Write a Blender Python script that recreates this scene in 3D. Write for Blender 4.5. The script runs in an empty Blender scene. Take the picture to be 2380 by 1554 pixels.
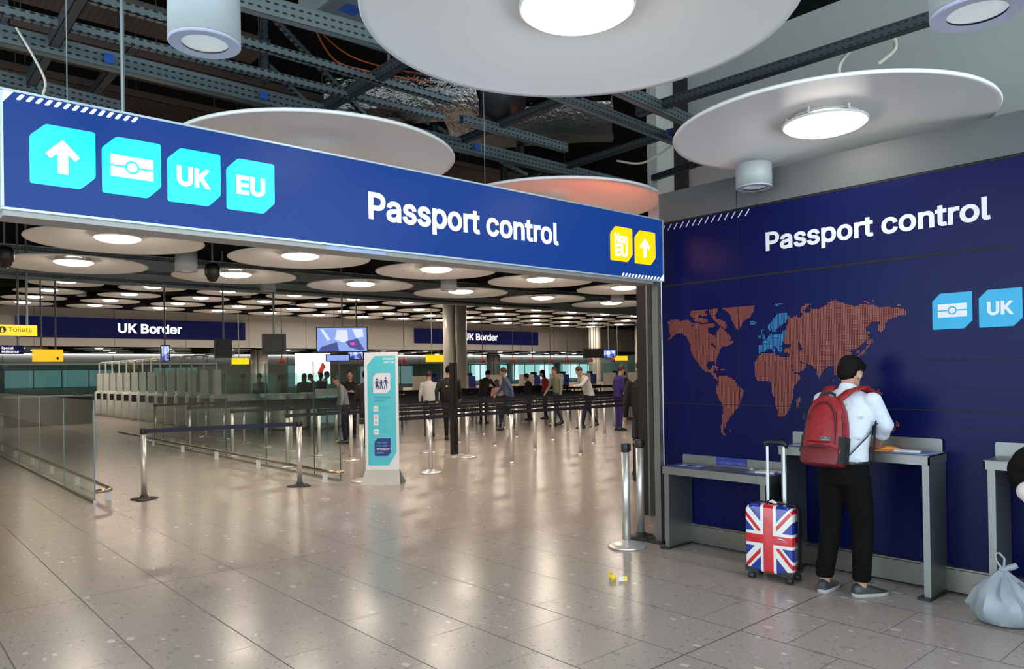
import bpy, bmesh, math, random, os
from math import sin, cos, pi, radians
from mathutils import Vector, Matrix

random.seed(7)
S = bpy.context.scene
COL = S.collection

# ------------------------------------------------------------------ camera, world, light, exposure
W_PX, H_PX = 2380, 1554
cam_d = bpy.data.cameras.new('camera')
cam = bpy.data.objects.new('camera', cam_d)
COL.objects.link(cam)
cam_d.sensor_fit = 'HORIZONTAL'
cam_d.sensor_width = 36.0
cam_d.lens = 1733.25 / W_PX * 36.0
cam_d.shift_y = (854.7 - H_PX / 2) / W_PX
cam_d.clip_end = 300
_yaw, _pitch, _roll = 0.7233, 0.0052, -0.01535
_f = Vector((sin(_yaw) * cos(_pitch), cos(_yaw) * cos(_pitch), sin(_pitch)))
_r = Vector((cos(_yaw), -sin(_yaw), 0))
_u = _r.cross(_f)
_r2 = cos(_roll) * _r + sin(_roll) * _u
_u2 = -sin(_roll) * _r + cos(_roll) * _u
cam.matrix_world = Matrix(((_r2.x, _u2.x, -_f.x, 0), (_r2.y, _u2.y, -_f.y, 0), (_r2.z, _u2.z, -_f.z, 1.65), (0, 0, 0, 1)))
S.camera = cam

world = bpy.data.worlds.new('daylight')
S.world = world
world.use_nodes = True
bg = world.node_tree.nodes['Background']
bg.inputs['Color'].default_value = (0.78, 0.93, 1.0, 1)
bg.inputs['Strength'].default_value = 3.4

S.view_settings.view_transform = 'Standard'
S.view_settings.look = 'None'
S.view_settings.gamma = 1.0
S.view_settings.use_curve_mapping = False
S.view_settings.exposure = 0.0
S.cycles.max_bounces = 10
S.cycles.diffuse_bounces = 4
S.cycles.glossy_bounces = 4
S.cycles.transmission_bounces = 6
S.cycles.transparent_max_bounces = 24
S.cycles.sample_clamp_indirect = 6.0
S.cycles.caustics_reflective = False
S.cycles.caustics_refractive = False
LAMP = 44.0          # radiance of every ceiling lamp lens

# ------------------------------------------------------------------ mesh builder
class MB:
    def __init__(self):
        self.v, self.f, self.mi = [], [], []
        self.cur = 0
    def add(self, vs, fs):
        o = len(self.v)
        self.v += [tuple(v) for v in vs]
        for f in fs:
            self.f.append(tuple(i + o for i in f)); self.mi.append(self.cur)
        return self
    def box(self, c, s, rz=0.0, M=None):
        x, y, z = s[0] / 2, s[1] / 2, s[2] / 2
        vs = [Vector((a * x, b * y, d * z)) for a in (-1, 1) for b in (-1, 1) for d in (-1, 1)]
        if rz: vs = [Matrix.Rotation(rz, 3, 'Z') @ v for v in vs]
        if M is not None: vs = [M @ v for v in vs]
        vs = [v + Vector(c) for v in vs]
        return self.add(vs, [(0, 1, 3, 2), (4, 6, 7, 5), (0, 4, 5, 1), (2, 3, 7, 6), (0, 2, 6, 4), (1, 5, 7, 3)])
    def b2(self, a, b):
        a, b = Vector(a), Vector(b)
        return self.box((a + b) / 2, [abs(b[i] - a[i]) for i in range(3)])
    def beam(self, p0, p1, w, h):
        p0, p1 = Vector(p0), Vector(p1)
        d = (p1 - p0); L = d.length; d.normalize()
        up = Vector((0, 0, 1)) if abs(d.z) < 0.95 else Vector((0, 1, 0))
        s = d.cross(up).normalized(); u = s.cross(d)
        M = Matrix((d, s, u)).transposed()
        return self.box((p0 + p1) / 2, (L, w, h), M=M)
    def loft(self, rings, cap=True, closed=True):
        n = len(rings[0]); vs = [p for r in rings for p in r]; fs = []
        for i in range(len(rings) - 1):
            for j in range(n if closed else n - 1):
                k = (j + 1) % n
                fs.append((i * n + j, i * n + k, (i + 1) * n + k, (i + 1) * n + j))
        if cap:
            fs.append(tuple(range(n - 1, -1, -1)))
            fs.append(tuple((len(rings) - 1) * n + j for j in range(n)))
        return self.add(vs, fs)
    def tube(self, pts, r, n=10, cap=True):
        pts = [Vector(p) for p in pts]
        rs = r if isinstance(r, (list, tuple)) else [r] * len(pts)
        rings = []; s = None
        for i, p in enumerate(pts):
            d = (pts[min(i + 1, len(pts) - 1)] - pts[max(i - 1, 0)]).normalized()
            if s is None:
                s = d.cross(Vector((0, 0, 1)) if abs(d.z) < .9 else Vector((1, 0, 0))).normalized()
            else:
                s = (s - d * s.dot(d)).normalized()
            t = d.cross(s)
            rings.append([p + (s * cos(2 * pi * k / n) + t * sin(2 * pi * k / n)) * rs[i] for k in range(n)])
        return self.loft(rings, cap)
    def lathe(self, prof, c=(0, 0, 0), n=32, cap=True):
        c = Vector(c)
        rings = [[c + Vector((r * cos(2 * pi * k / n), r * sin(2 * pi * k / n), z)) for k in range(n)] for r, z in prof]
        return self.loft(rings, cap)
    def prism(self, poly, M, t):
        """extrude a 2-D polygon (u,v) mapped by M(u,v,w) by thickness t along w"""
        n = len(poly)
        vs = [M @ Vector((u, v, 0)) for u, v in poly] + [M @ Vector((u, v, t)) for u, v in poly]
        fs = [tuple(range(n - 1, -1, -1)), tuple(range(n, 2 * n))]
        fs += [(i, (i + 1) % n, n + (i + 1) % n, n + i) for i in range(n)]
        return self.add(vs, fs)
    def ell(self, c, r, M=None, n=14, m=9):
        c = Vector(c); rings = []
        for i in range(m + 1):
            a = -pi / 2 + pi * i / m
            rr = max(cos(a), 0.02)
            ring = []
            for k in range(n):
                p = Vector((r[0] * rr * cos(2 * pi * k / n), r[1] * rr * sin(2 * pi * k / n), r[2] * sin(a)))
                ring.append(c + (M @ p if M is not None else p))
            rings.append(ring)
        return self.loft(rings)
    def cap(self, p0, p1, r0, r1, n=12):
        p0, p1 = Vector(p0), Vector(p1); d = (p1 - p0).normalized()
        pts, rs = [], []
        for a in (-80, -50, -20): pts.append(p0 + d * r0 * sin(radians(a))); rs.append(r0 * cos(radians(a)))
        for a in (20, 50, 80): pts.append(p1 + d * r1 * sin(radians(a))); rs.append(r1 * cos(radians(a)))
        return self.tube(pts, rs, n)
    def scaled(self, s):
        self.v = [(v[0] * s[0], v[1] * s[1], v[2] * s[2]) for v in self.v]; return self
    def mesh(self, name):
        me = bpy.data.meshes.new(name)
        me.from_pydata(self.v, [], self.f)
        if any(self.mi):
            me.polygons.foreach_set('material_index', self.mi)
        me.validate(); me.update()
        bm = bmesh.new(); bm.from_mesh(me); bmesh.ops.recalc_face_normals(bm, faces=bm.faces); bm.to_mesh(me); bm.free()
        return me

def tag(o, label=None, cat=None, group=None, kind=None):
    for k, v in (('label', label), ('category', cat), ('group', group), ('kind', kind)):
        if v: o[k] = v
    return o
def thing(name, label, cat, loc=(0, 0, 0), rz=0.0, group=None):
    o = bpy.data.objects.new(name, None); COL.objects.link(o)
    o.location = loc; o.rotation_euler = (0, 0, rz); o.empty_display_size = .1
    return tag(o, label, cat, group)
def link_mesh(name, me, mat, parent=None, smooth=False, label=None):
    o = bpy.data.objects.new(name, me); COL.objects.link(o)
    for m in (mat if isinstance(mat, (list, tuple)) else [mat]): me.materials.append(m)
    if smooth: shade(me, smooth)
    if parent is not None: o.parent = parent
    if label: o['label'] = label
    return o
def shade(me, ang=True):
    me.polygons.foreach_set('use_smooth', [True] * len(me.polygons))
    if ang is not True: return
    try: me.set_sharp_from_angle(angle=radians(40))
    except Exception: pass
def root_matrix(o):
    M = Matrix.Translation(o.location) @ o.rotation_euler.to_matrix().to_4x4()
    return root_matrix(o.parent) @ M if o.parent else M
def part(parent, name, mb, mat, smooth=False, label=None, world=False):
    me = mb if isinstance(mb, bpy.types.Mesh) else mb.mesh(name)
    if world: me.transform(root_matrix(parent).inverted())
    return link_mesh(name, me, mat, parent, smooth, label)
def single(name, mb, mat, label, cat, group=None, smooth=False, kind=None):
    me = mb if isinstance(mb, bpy.types.Mesh) else mb.mesh(name)
    return tag(link_mesh(name, me, mat, None, smooth), label, cat, group, kind)
def struct(name, mb, mat, smooth=False):
    me = mb if isinstance(mb, bpy.types.Mesh) else mb.mesh(name)
    return tag(link_mesh(name, me, mat, None, smooth), kind='structure')
def dup(root, loc, rz=None, label=None, skip=(), mats=None, scale=None):
    r = root.copy(); COL.objects.link(r); r.location = loc
    if rz is not None: r.rotation_euler = (0, 0, rz)
    if scale: r.scale = (scale,) * 3
    if label: r['label'] = label
    def kids(src, dst):
        for ch in list(src.children):
            if ch.name.split('.')[0] in skip: continue
            c = ch.copy(); COL.objects.link(c); c.parent = dst
            nm = ch.name.split('.')[0]
            if mats and nm in mats and c.material_slots:
                c.material_slots[0].link = 'OBJECT'; c.material_slots[0].material = mats[nm]
            kids(ch, c)
    kids(root, r)
    return r
ORD = ['first', 'second', 'third', 'fourth', 'fifth', 'sixth', 'seventh', 'eighth', 'ninth', 'tenth', 'eleventh', 'twelfth', 'thirteenth', 'fourteenth', 'fifteenth', 'sixteenth']

# ------------------------------------------------------------------ materials
def newmat(name):
    m = bpy.data.materials.new(name); m.use_nodes = True
    return m, m.node_tree, m.node_tree.nodes['Principled BSDF']
def mat(name, col, rough=.5, metal=0.0, emit=None, estr=0.0, coat=0.0, bump=None, vary=0.0, alpha=1.0, spec=None, sheen=0.0):
    m, nt, p = newmat(name)
    c4 = (*col, 1)
    p.inputs['Base Color'].default_value = c4
    p.inputs['Roughness'].default_value = rough
    p.inputs['Metallic'].default_value = metal
    if spec is not None: p.inputs['Specular IOR Level'].default_value = spec
    if coat: p.inputs['Coat Weight'].default_value = coat; p.inputs['Coat Roughness'].default_value = .06
    if sheen: p.inputs['Sheen Weight'].default_value = sheen
    if emit: p.inputs['Emission Color'].default_value = (*emit, 1); p.inputs['Emission Strength'].default_value = estr
    if vary or bump:
        tc = nt.nodes.new('ShaderNodeTexCoord')
        nz = nt.nodes.new('ShaderNodeTexNoise'); nz.inputs['Scale'].default_value = bump[0] if bump else 6.0
        nz.inputs['Detail'].default_value = 4
        nt.links.new(tc.outputs['Object'], nz.inputs['Vector'])
        if vary:
            mx = nt.nodes.new('ShaderNodeMix'); mx.data_type = 'RGBA'
            mx.inputs['A'].default_value = (*[max(0, c * (1 - vary)) for c in col], 1)
            mx.inputs['B'].default_value = (*[min(1, c * (1 + vary)) for c in col], 1)
            nt.links.new(nz.outputs['Fac'], mx.inputs['Factor']); nt.links.new(mx.outputs['Result'], p.inputs['Base Color'])
        if bump:
            b = nt.nodes.new('ShaderNodeBump'); b.inputs['Strength'].default_value = bump[1]; b.inputs['Distance'].default_value = bump[2] if len(bump) > 2 else .01
            nt.links.new(nz.outputs['Fac'], b.inputs['Height']); nt.links.new(b.outputs['Normal'], p.inputs['Normal'])
    return m
class NX:
    """tiny expression helper on a node tree"""
    def __init__(s, nt): s.nt = nt
    def m(s, op, a, b=None, c=None):
        n = s.nt.nodes.new('ShaderNodeMath'); n.operation = op
        for i, x in enumerate((a, b, c)):
            if x is None: continue
            if isinstance(x, (int, float)): n.inputs[i].default_value = x
            else: s.nt.links.new(x, n.inputs[i])
        return n.outputs[0]
    def xyz(s, kind='Object'):
        tc = s.nt.nodes.new('ShaderNodeTexCoord'); sp = s.nt.nodes.new('ShaderNodeSeparateXYZ')
        s.nt.links.new(tc.outputs[kind], sp.inputs[0]); return sp.outputs[0], sp.outputs[1], sp.outputs[2], tc.outputs[kind]
    def mix(s, f, a, b):
        n = s.nt.nodes.new('ShaderNodeMix'); n.data_type = 'RGBA'
        for k, x in (('Factor', f), ('A', a), ('B', b)):
            if isinstance(x, (int, float)): n.inputs[k].default_value = x
            elif isinstance(x, tuple): n.inputs[k].default_value = (*x, 1) if len(x) == 3 else x
            else: s.nt.links.new(x, n.inputs[k])
        return n.outputs['Result']

def floor_material():
    m, nt, p = newmat('terrazzo_tiles'); X = NX(nt)
    x, y, z, vec = X.xyz()
    TX, TY = .582, .631
    gx = X.m('DIVIDE', X.m('SUBTRACT', x, 1.259), TX)
    colid = X.m('FLOOR', gx)
    fx = X.m('FRACT', gx)
    dx = X.m('MULTIPLY', X.m('MINIMUM', fx, X.m('SUBTRACT', 1.0, fx)), TX)
    par = X.m('ABSOLUTE', X.m('MODULO', colid, 2.0))
    gy = X.m('ADD', X.m('DIVIDE', X.m('SUBTRACT', y, 2.596), TY), X.m('MULTIPLY', par, .5))
    fy = X.m('FRACT', gy); rowid = X.m('FLOOR', gy)
    dy = X.m('MULTIPLY', X.m('MINIMUM', fy, X.m('SUBTRACT', 1.0, fy)), TY)
    gh = X.m('FRACT', X.m('DIVIDE', X.m('SUBTRACT', y, 2.596), 3.786))
    dh = X.m('MULTIPLY', X.m('MINIMUM', gh, X.m('SUBTRACT', 1.0, gh)), 3.786)
    line = X.m('MAXIMUM', X.m('MULTIPLY', X.m('LESS_THAN', dx, .0042), .95), X.m('MULTIPLY', X.m('LESS_THAN', dy, .0034), .7))
    line = X.m('MAXIMUM', line, X.m('LESS_THAN', dh, .0052))
    # chips at three sizes
    col = (0.245, 0.215, 0.19)
    nz = nt.nodes.new('ShaderNodeTexNoise'); nz.inputs['Scale'].default_value = 70; nz.inputs['Detail'].default_value = 4
    nt.links.new(vec, nz.inputs['Vector'])
    base = X.mix(nz.outputs['Fac'], (0.285, 0.240, 0.219), (0.485, 0.410, 0.375))
    wh = nt.nodes.new('ShaderNodeTexWhiteNoise'); wh.noise_dimensions = '2D'
    cv = nt.nodes.new('ShaderNodeCombineXYZ'); nt.links.new(colid, cv.inputs[0]); nt.links.new(rowid, cv.inputs[1]); nt.links.new(cv.outputs[0], wh.inputs['Vector'])
    base = X.mix(X.m('MULTIPLY', wh.outputs['Value'], .25), base, (0.37, 0.335, 0.315))
    for sc, th, ca, cb in ((95, .16, (0.47, .40, .365), (0.23, .20, .19)), (36, .15, (0.52, .455, .42), (0.23, .20, .19)), (14, .10, (0.62, .56, .52), (0.29, .26, .25))):
        vn = nt.nodes.new('ShaderNodeTexVoronoi'); vn.inputs['Scale'].default_value = sc; vn.inputs['Randomness'].default_value = 1
        mp = nt.nodes.new('ShaderNodeMapping'); mp.inputs['Scale'].default_value = (1, .62, 1); mp.inputs['Rotation'].default_value = (0, 0, sc * .3)
        n2 = nt.nodes.new('ShaderNodeTexNoise'); n2.inputs['Scale'].default_value = sc * .9; nt.links.new(vec, n2.inputs['Vector'])
        ad = nt.nodes.new('ShaderNodeVectorMath'); ad.operation = 'MULTIPLY_ADD'
        nt.links.new(n2.outputs['Color'], ad.inputs[0]); ad.inputs[1].default_value = (.5 / sc,) * 3; nt.links.new(vec, ad.inputs[2])
        nt.links.new(ad.outputs[0], mp.inputs['Vector']); nt.links.new(mp.outputs[0], vn.inputs['Vector'])
        sp = nt.nodes.new('ShaderNodeSeparateColor'); nt.links.new(vn.outputs['Color'], sp.inputs[0])
        rad = X.m('ADD', X.m('MULTIPLY', sp.outputs[1], .22), .13)
        on = X.m('MULTIPLY', X.m('LESS_THAN', sp.outputs[0], th * 2.2), X.m('LESS_THAN', vn.outputs['Distance'], rad))
        chip = X.mix(X.m('GREATER_THAN', sp.outputs[2], .32), cb, ca)
        base = X.mix(X.m('MULTIPLY', on, .8), base, chip)
    base = X.mix(X.m('MULTIPLY', line, .86), base, (0.05, .045, .042))
    nt.links.new(base, p.inputs['Base Color'])
    nr = nt.nodes.new('ShaderNodeTexNoise'); nr.inputs['Scale'].default_value = 3.0; nr.inputs['Detail'].default_value = 5; nt.links.new(vec, nr.inputs['Vector'])
    rg = X.m('ADD', X.m('MULTIPLY', nr.outputs['Fac'], .10), .165)
    nt.links.new(X.m('ADD', rg, X.m('MULTIPLY', line, .4)), p.inputs['Roughness'])
    p.inputs['IOR'].default_value = 1.36
    return m

def perforated(name, col, rough, metal, hole, px, py, rx, ry, axis=(0, 1)):
    """sheet metal with rows of slots in its own local coordinates"""
    m, nt, p = newmat(name); X = NX(nt)
    c = X.xyz()
    a = X.m('FRACT', X.m('DIVIDE', c[axis[0]], px)); b = X.m('FRACT', X.m('DIVIDE', c[axis[1]], py))
    ea = X.m('DIVIDE', X.m('SUBTRACT', a, .5), rx); eb = X.m('DIVIDE', X.m('SUBTRACT', b, .5), ry)
    on = X.m('LESS_THAN', X.m('ADD', X.m('MULTIPLY', ea, ea), X.m('MULTIPLY', eb, eb)), 1.0)
    nt.links.new(X.mix(on, col, hole), p.inputs['Base Color'])
    nt.links.new(X.m('MULTIPLY', X.m('SUBTRACT', 1.0, on), metal), p.inputs['Metallic'])
    p.inputs['Roughness'].default_value = rough
    return m

def glass_material(name, tint, refl=1.0):
    m = bpy.data.materials.new(name); m.use_nodes = True; nt = m.node_tree; nt.nodes.clear()
    out = nt.nodes.new('ShaderNodeOutputMaterial'); tr = nt.nodes.new('ShaderNodeBsdfTransparent'); gl = nt.nodes.new('ShaderNodeBsdfGlossy')
    tr.inputs['Color'].default_value = (*tint, 1); gl.inputs['Roughness'].default_value = .02
    gl.inputs['Color'].default_value = (.92, 1, .98, 1)
    fr = nt.nodes.new('ShaderNodeFresnel'); fr.inputs['IOR'].default_value = 1.5
    mx = nt.nodes.new('ShaderNodeMixShader')
    ml = nt.nodes.new('ShaderNodeMath'); ml.operation = 'MULTIPLY'; ml.inputs[1].default_value = refl
    ge = nt.nodes.new('ShaderNodeNewGeometry'); bf = nt.nodes.new('ShaderNodeMath'); bf.operation = 'SUBTRACT'; bf.inputs[0].default_value = 1.0
    nt.links.new(ge.outputs['Backfacing'], bf.inputs[1]); m2 = nt.nodes.new('ShaderNodeMath'); m2.operation = 'MULTIPLY'
    nt.links.new(fr.outputs[0], ml.inputs[0]); nt.links.new(ml.outputs[0], m2.inputs[0]); nt.links.new(bf.outputs[0], m2.inputs[1]); nt.links.new(m2.outputs[0], mx.inputs[0])
    nt.links.new(tr.outputs[0], mx.inputs[1]); nt.links.new(gl.outputs[0], mx.inputs[2]); nt.links.new(mx.outputs[0], out.inputs[0])
    return m

def flag_material():
    """union flag on a portrait panel; local x across (half width .19), local z up (centre 0, half height .27)"""
    m, nt, p = newmat('flag_print'); X = NX(nt)
    x, y, z, vec = X.xyz()
    u = X.m('DIVIDE', x, .19); v = X.m('DIVIDE', z, .265)
    W, R, B = (0.80, 0.80, 0.78), (0.62, 0.012, 0.025), (0.008, 0.03, 0.30)
    # distances to the two diagonals, in metres
    d1 = X.m('MULTIPLY', X.m('SUBTRACT', X.m('MULTIPLY', u, .85), X.m('MULTIPLY', v, 1.05)), .135)
    d2 = X.m('MULTIPLY', X.m('ADD', X.m('MULTIPLY', u, .85), X.m('MULTIPLY', v, 1.05)), .135)
    w = X.m('MAXIMUM', X.m('LESS_THAN', X.m('ABSOLUTE', d1), .034), X.m('LESS_THAN', X.m('ABSOLUTE', d2), .034))
    col = X.mix(w, B, W)
    sg = X.m('SIGN', u)
    def red(d, k):
        q = X.m('SUBTRACT', d, X.m('MULTIPLY', sg, k))
        return X.m('LESS_THAN', X.m('ABSOLUTE', q), .0105)
    r = X.m('MAXIMUM', red(d1, -.009), red(d2, .009))
    col = X.mix(r, col, R)
    ax = X.m('ABSOLUTE', x); az = X.m('ABSOLUTE', z)
    col = X.mix(X.m('MAXIMUM', X.m('LESS_THAN', ax, .062), X.m('LESS_THAN', az, .058)), col, W)
    col = X.mix(X.m('MAXIMUM', X.m('LESS_THAN', ax, .040), X.m('LESS_THAN', az, .034)), col, R)
    nt.links.new(col, p.inputs['Base Color'])
    p.inputs['Roughness'].default_value = .18; p.inputs['Coat Weight'].default_value = .8; p.inputs['Coat Roughness'].default_value = .05
    return m

M = {}
M['floor'] = floor_material()
M['navy'] = mat('navy_wall_panel', (0.0032, 0.0058, 0.066), .30, spec=.15)
M['groove'] = mat('dark_joint', (0.003, .003, .006), .7)
M['white_wall'] = mat('pale_grey_painted_panel', (.44, .46, .44), .6, vary=.04)
M['lens_near'] = mat('dimmed_lamp_lens', (.9, .9, .88), .4, emit=(1.0, .93, .84), estr=10.0)
M['lens_back'] = mat('lamp_housing', (.8, .8, .78), .5)
M['grey_wall'] = mat('grey_painted_panel', (.105, .113, .118), .55)
M['fascia'] = mat('cream_fascia', (.72, .69, .65), .5)
M['beam'] = mat('pale_blue_beam', (.55, .62, .64), .5)
M['backwall'] = mat('grey_green_glazed_panel', (.42, .50, .47), .25)
M['dark'] = mat('black_ceiling_paint', (.009, .010, .011), .95, spec=.1)
M['black'] = mat('black_plastic', (.012, .012, .013), .45)
M['rubber'] = mat('black_rubber', (.02, .021, .024), .55)
M['steel'] = mat('brushed_steel', (.52, .51, .48), .32, 1.0)
M['desk_steel'] = mat('satin_desk_steel', (.27, .28, .275), .42, .85, vary=.06)
M['post_steel'] = mat('polished_post_steel', (.74, .72, .69), .34, .72)
M['column_steel'] = mat('rippled_column_steel', (.88, .83, .76), .35, .15, bump=(3.0, .12, .05))
M['skirting'] = mat('steel_skirting', (.24, .225, .21), .38, .85)
M['galv'] = mat('galvanised_steel', (.28, .33, .345), .45, .6, vary=.15)
M['channel'] = perforated('slotted_channel', (.17, .215, .23), .45, .6, (.006, .01, .012), .05, .042, .3, .17, (0, 2))
M['dark_channel'] = perforated('dark_slotted_channel', (.05, .06, .072), .5, .4, (.004, .004, .005), .05, .042, .25, .17, (0, 2))
M['tray'] = perforated('brown_perforated_tray', (.085, .062, .052), .6, .3, (.012, .01, .01), .045, .03, .32, .22)
M['foil'] = mat('crumpled_foil', (.42, .40, .38), .22, 1.0, bump=(24.0, 1.0, .03))
M['disc'] = mat('white_disc_enamel', (.91, .91, .90), .38)
M['lens'] = mat('lamp_lens', (.9, .9, .88), .4, emit=(1.0, .86, .69), estr=LAMP)
M['lens_dim'] = mat('small_lamp_lens', (.7, .72, .74), .3, emit=(.85, .95, 1.0), estr=.35)
M['downlight'] = mat('recessed_lamp', (.9, .9, .88), .4, emit=(1.0, .94, .84), estr=9.0)
M['cyl'] = mat('pale_grey_cylinder', (.36, .41, .44), .45)
M['cyl_rim'] = mat('lilac_grey_rim', (.42, .44, .58), .5)
M['glass'] = glass_material('green_tint_glass', (.90, .955, .94), 1.0)
M['gate_glass'] = glass_material('teal_gate_glass', (.72, .87, .85), 1.2)
M['glass_edge'] = mat('dark_glass_edge', (.03, .09, .085), .15)
M['glass_edge2'] = mat('blue_glass_edge', (.16, .30, .38), .12)
M['white_metal'] = mat('white_enamel_bracket', (.88, .90, .89), .4)
M['rail'] = mat('bronze_steel_rail', (.50, .42, .34), .25, 1.0)
M['belt'] = mat('black_navy_webbing', (.006, .008, .018), .7)
M['blue_belt'] = mat('navy_webbing', (.008, .014, .045), .65)
# lit signs
def lit(name, col, e, k, rough=.3): return mat(name, col, rough, emit=e, estr=k)
M['sign_blue'] = mat('lit_blue_panel', (.004, .009, .05), .3, spec=.2, emit=(.008, .062, .34), estr=.74)
M['sign_white'] = lit('lit_white_letter', (.8, .8, .8), (.92, .96, 1.0), .72)
M['sign_white_hot'] = lit('lit_bright_white', (.9, .9, .9), (1, 1, 1), 1.2)
M['sign_cyan'] = lit('lit_cyan_tile', (.0, .5, .7), (.0, .68, .88), .95)
M['sign_yellow'] = lit('lit_yellow_tile', (.6, .3, .0), (1.0, .26, .0), 2.4)
M['added_orange_glow'] = mat('orange_glow_source', (.5, .1, .02), .4, emit=(1.0, .16, .04), estr=24.0)  # no sign face: emitter added behind the sign to tint the fourth disc
M['sign_yellow_soft'] = lit('lit_yellow_box', (.8, .5, .0), (1.0, .56, .01), .9)
M['sign_frame'] = mat('pale_aluminium_frame', (.55, .66, .72), .3, .3)
M['soffit'] = mat('grey_soffit', (.33, .33, .32), .4, .3)
M['navy_sign'] = mat('navy_lit_sign', (.005, .006, .035), .5, spec=.05, emit=(.012, .014, .08), estr=.4)
M['back_white'] = mat('white_back_wall', (.7, .72, .69), .5)
M['wall_white'] = mat('white_vinyl_letter', (.74, .75, .79), .5)
M['wall_cyan'] = mat('cyan_vinyl_tile', (.01, .37, .66), .4)
M['map_orange'] = mat('orange_map_dots', (.31, .078, .026), .5)
M['map_blue'] = mat('blue_map_dots', (.02, .20, .48), .5)
M['white_cab'] = mat('white_gate_cabinet', (.66, .69, .66), .35)
M['cyan_print'] = mat('cyan_poster', (.09, .60, .70), .4)
M['poster_white'] = mat('white_board', (.80, .83, .85), .4)
M['poster_navy'] = mat('navy_print', (.03, .035, .22), .4)
M['white_print'] = mat('white_print', (.85, .88, .9), .5)
M['beige'] = mat('beige_counter', (.52, .49, .44), .5)
M['red_tag'] = mat('dark_red_sign', (.22, .012, .015), .5)
M['orange_cable'] = mat('orange_cable', (.55, .11, .02), .5)
M['cream_cable'] = mat('cream_cable', (.62, .60, .50), .5)
M['blue_tag'] = mat('blue_tag', (.02, .10, .45), .5)
M['yellow'] = mat('yellow_tag', (.80, .58, .01), .45)
M['yellow'].use_backface_culling = False
M['leaflet_blue'] = mat('blue_leaflet', (.03, .05, .30), .35)
M['leaflet_pale'] = mat('pale_blue_leaflet', (.33, .43, .68), .35)
M['paper'] = mat('white_paper', (.72, .70, .74), .6)
M['orange'] = mat('orange_cover', (.75, .26, .03), .45)
M['skin'] = mat('skin', (.50, .27, .19), .5)
M['hair'] = mat('black_hair', (.0045, .0035, .0035), .7, bump=(90, .6, .006), spec=.15)
M['hair_brown'] = mat('brown_hair', (.05, .025, .014), .6)
M['shirt'] = mat('white_cotton_shirt', (.66, .71, .80), .8, bump=(16, .5, .03), sheen=.2)
M['pink_shirt'] = mat('pale_pink_shirt', (.66, .58, .58), .85, bump=(14, .4, .03))
M['trouser'] = mat('black_denim', (.003, .003, .0035), .9, spec=.15, bump=(20, .4, .02))
M['bag_red'] = mat('red_nylon', (.27, .005, .010), .5, bump=(22, .35, .02))
M['bag_dark'] = mat('dark_red_nylon', (.15, .007, .012), .55)
M['bag_black'] = mat('black_mesh_pocket', (.008, .008, .010), .7)
M['shoe'] = mat('dark_grey_leather', (.035, .042, .045), .35)
M['shoe_grey'] = mat('grey_suede', (.13, .13, .12), .8)
M['sole'] = mat('off_white_sole', (.42, .40, .36), .6)
M['case_black'] = mat('black_case_plastic', (.014, .013, .014), .4)
M['case_red'] = mat('dark_red_case_rim', (.10, .005, .007), .4)
M['handle_metal'] = mat('pale_aluminium_handle', (.72, .78, .78), .35, .5)
M['flag'] = flag_material()
M['screen_a'] = lit('screen_pale_blue', (.1, .1, .3), (.27, .42, .95), .85)
M['screen_b'] = lit('screen_white', (.3, .3, .4), (.75, .82, 1.0), .9)
M['screen_c'] = lit('screen_navy', (.02, .02, .1), (.05, .06, .28), .8)
M['screen_d'] = lit('screen_magenta', (.3, .02, .2), (.8, .06, .5), .8)
M['lightbox'] = lit('white_lightbox', (.8, .8, .8), (1.0, .95, .97), 1.25)
M['poster_red'] = lit('red_poster', (.3, .02, .02), (.6, .03, .02), .6)
M['cove'] = lit('cove_light', (.9, .9, .9), (1.0, .97, .92), 1.6)
M['window_glow'] = lit('daylit_window', (.3, .4, .4), (.62, .88, .90), 1.0)
M['window_dim'] = lit('dim_window', (.1, .14, .14), (.12, .22, .22), .8)

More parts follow.
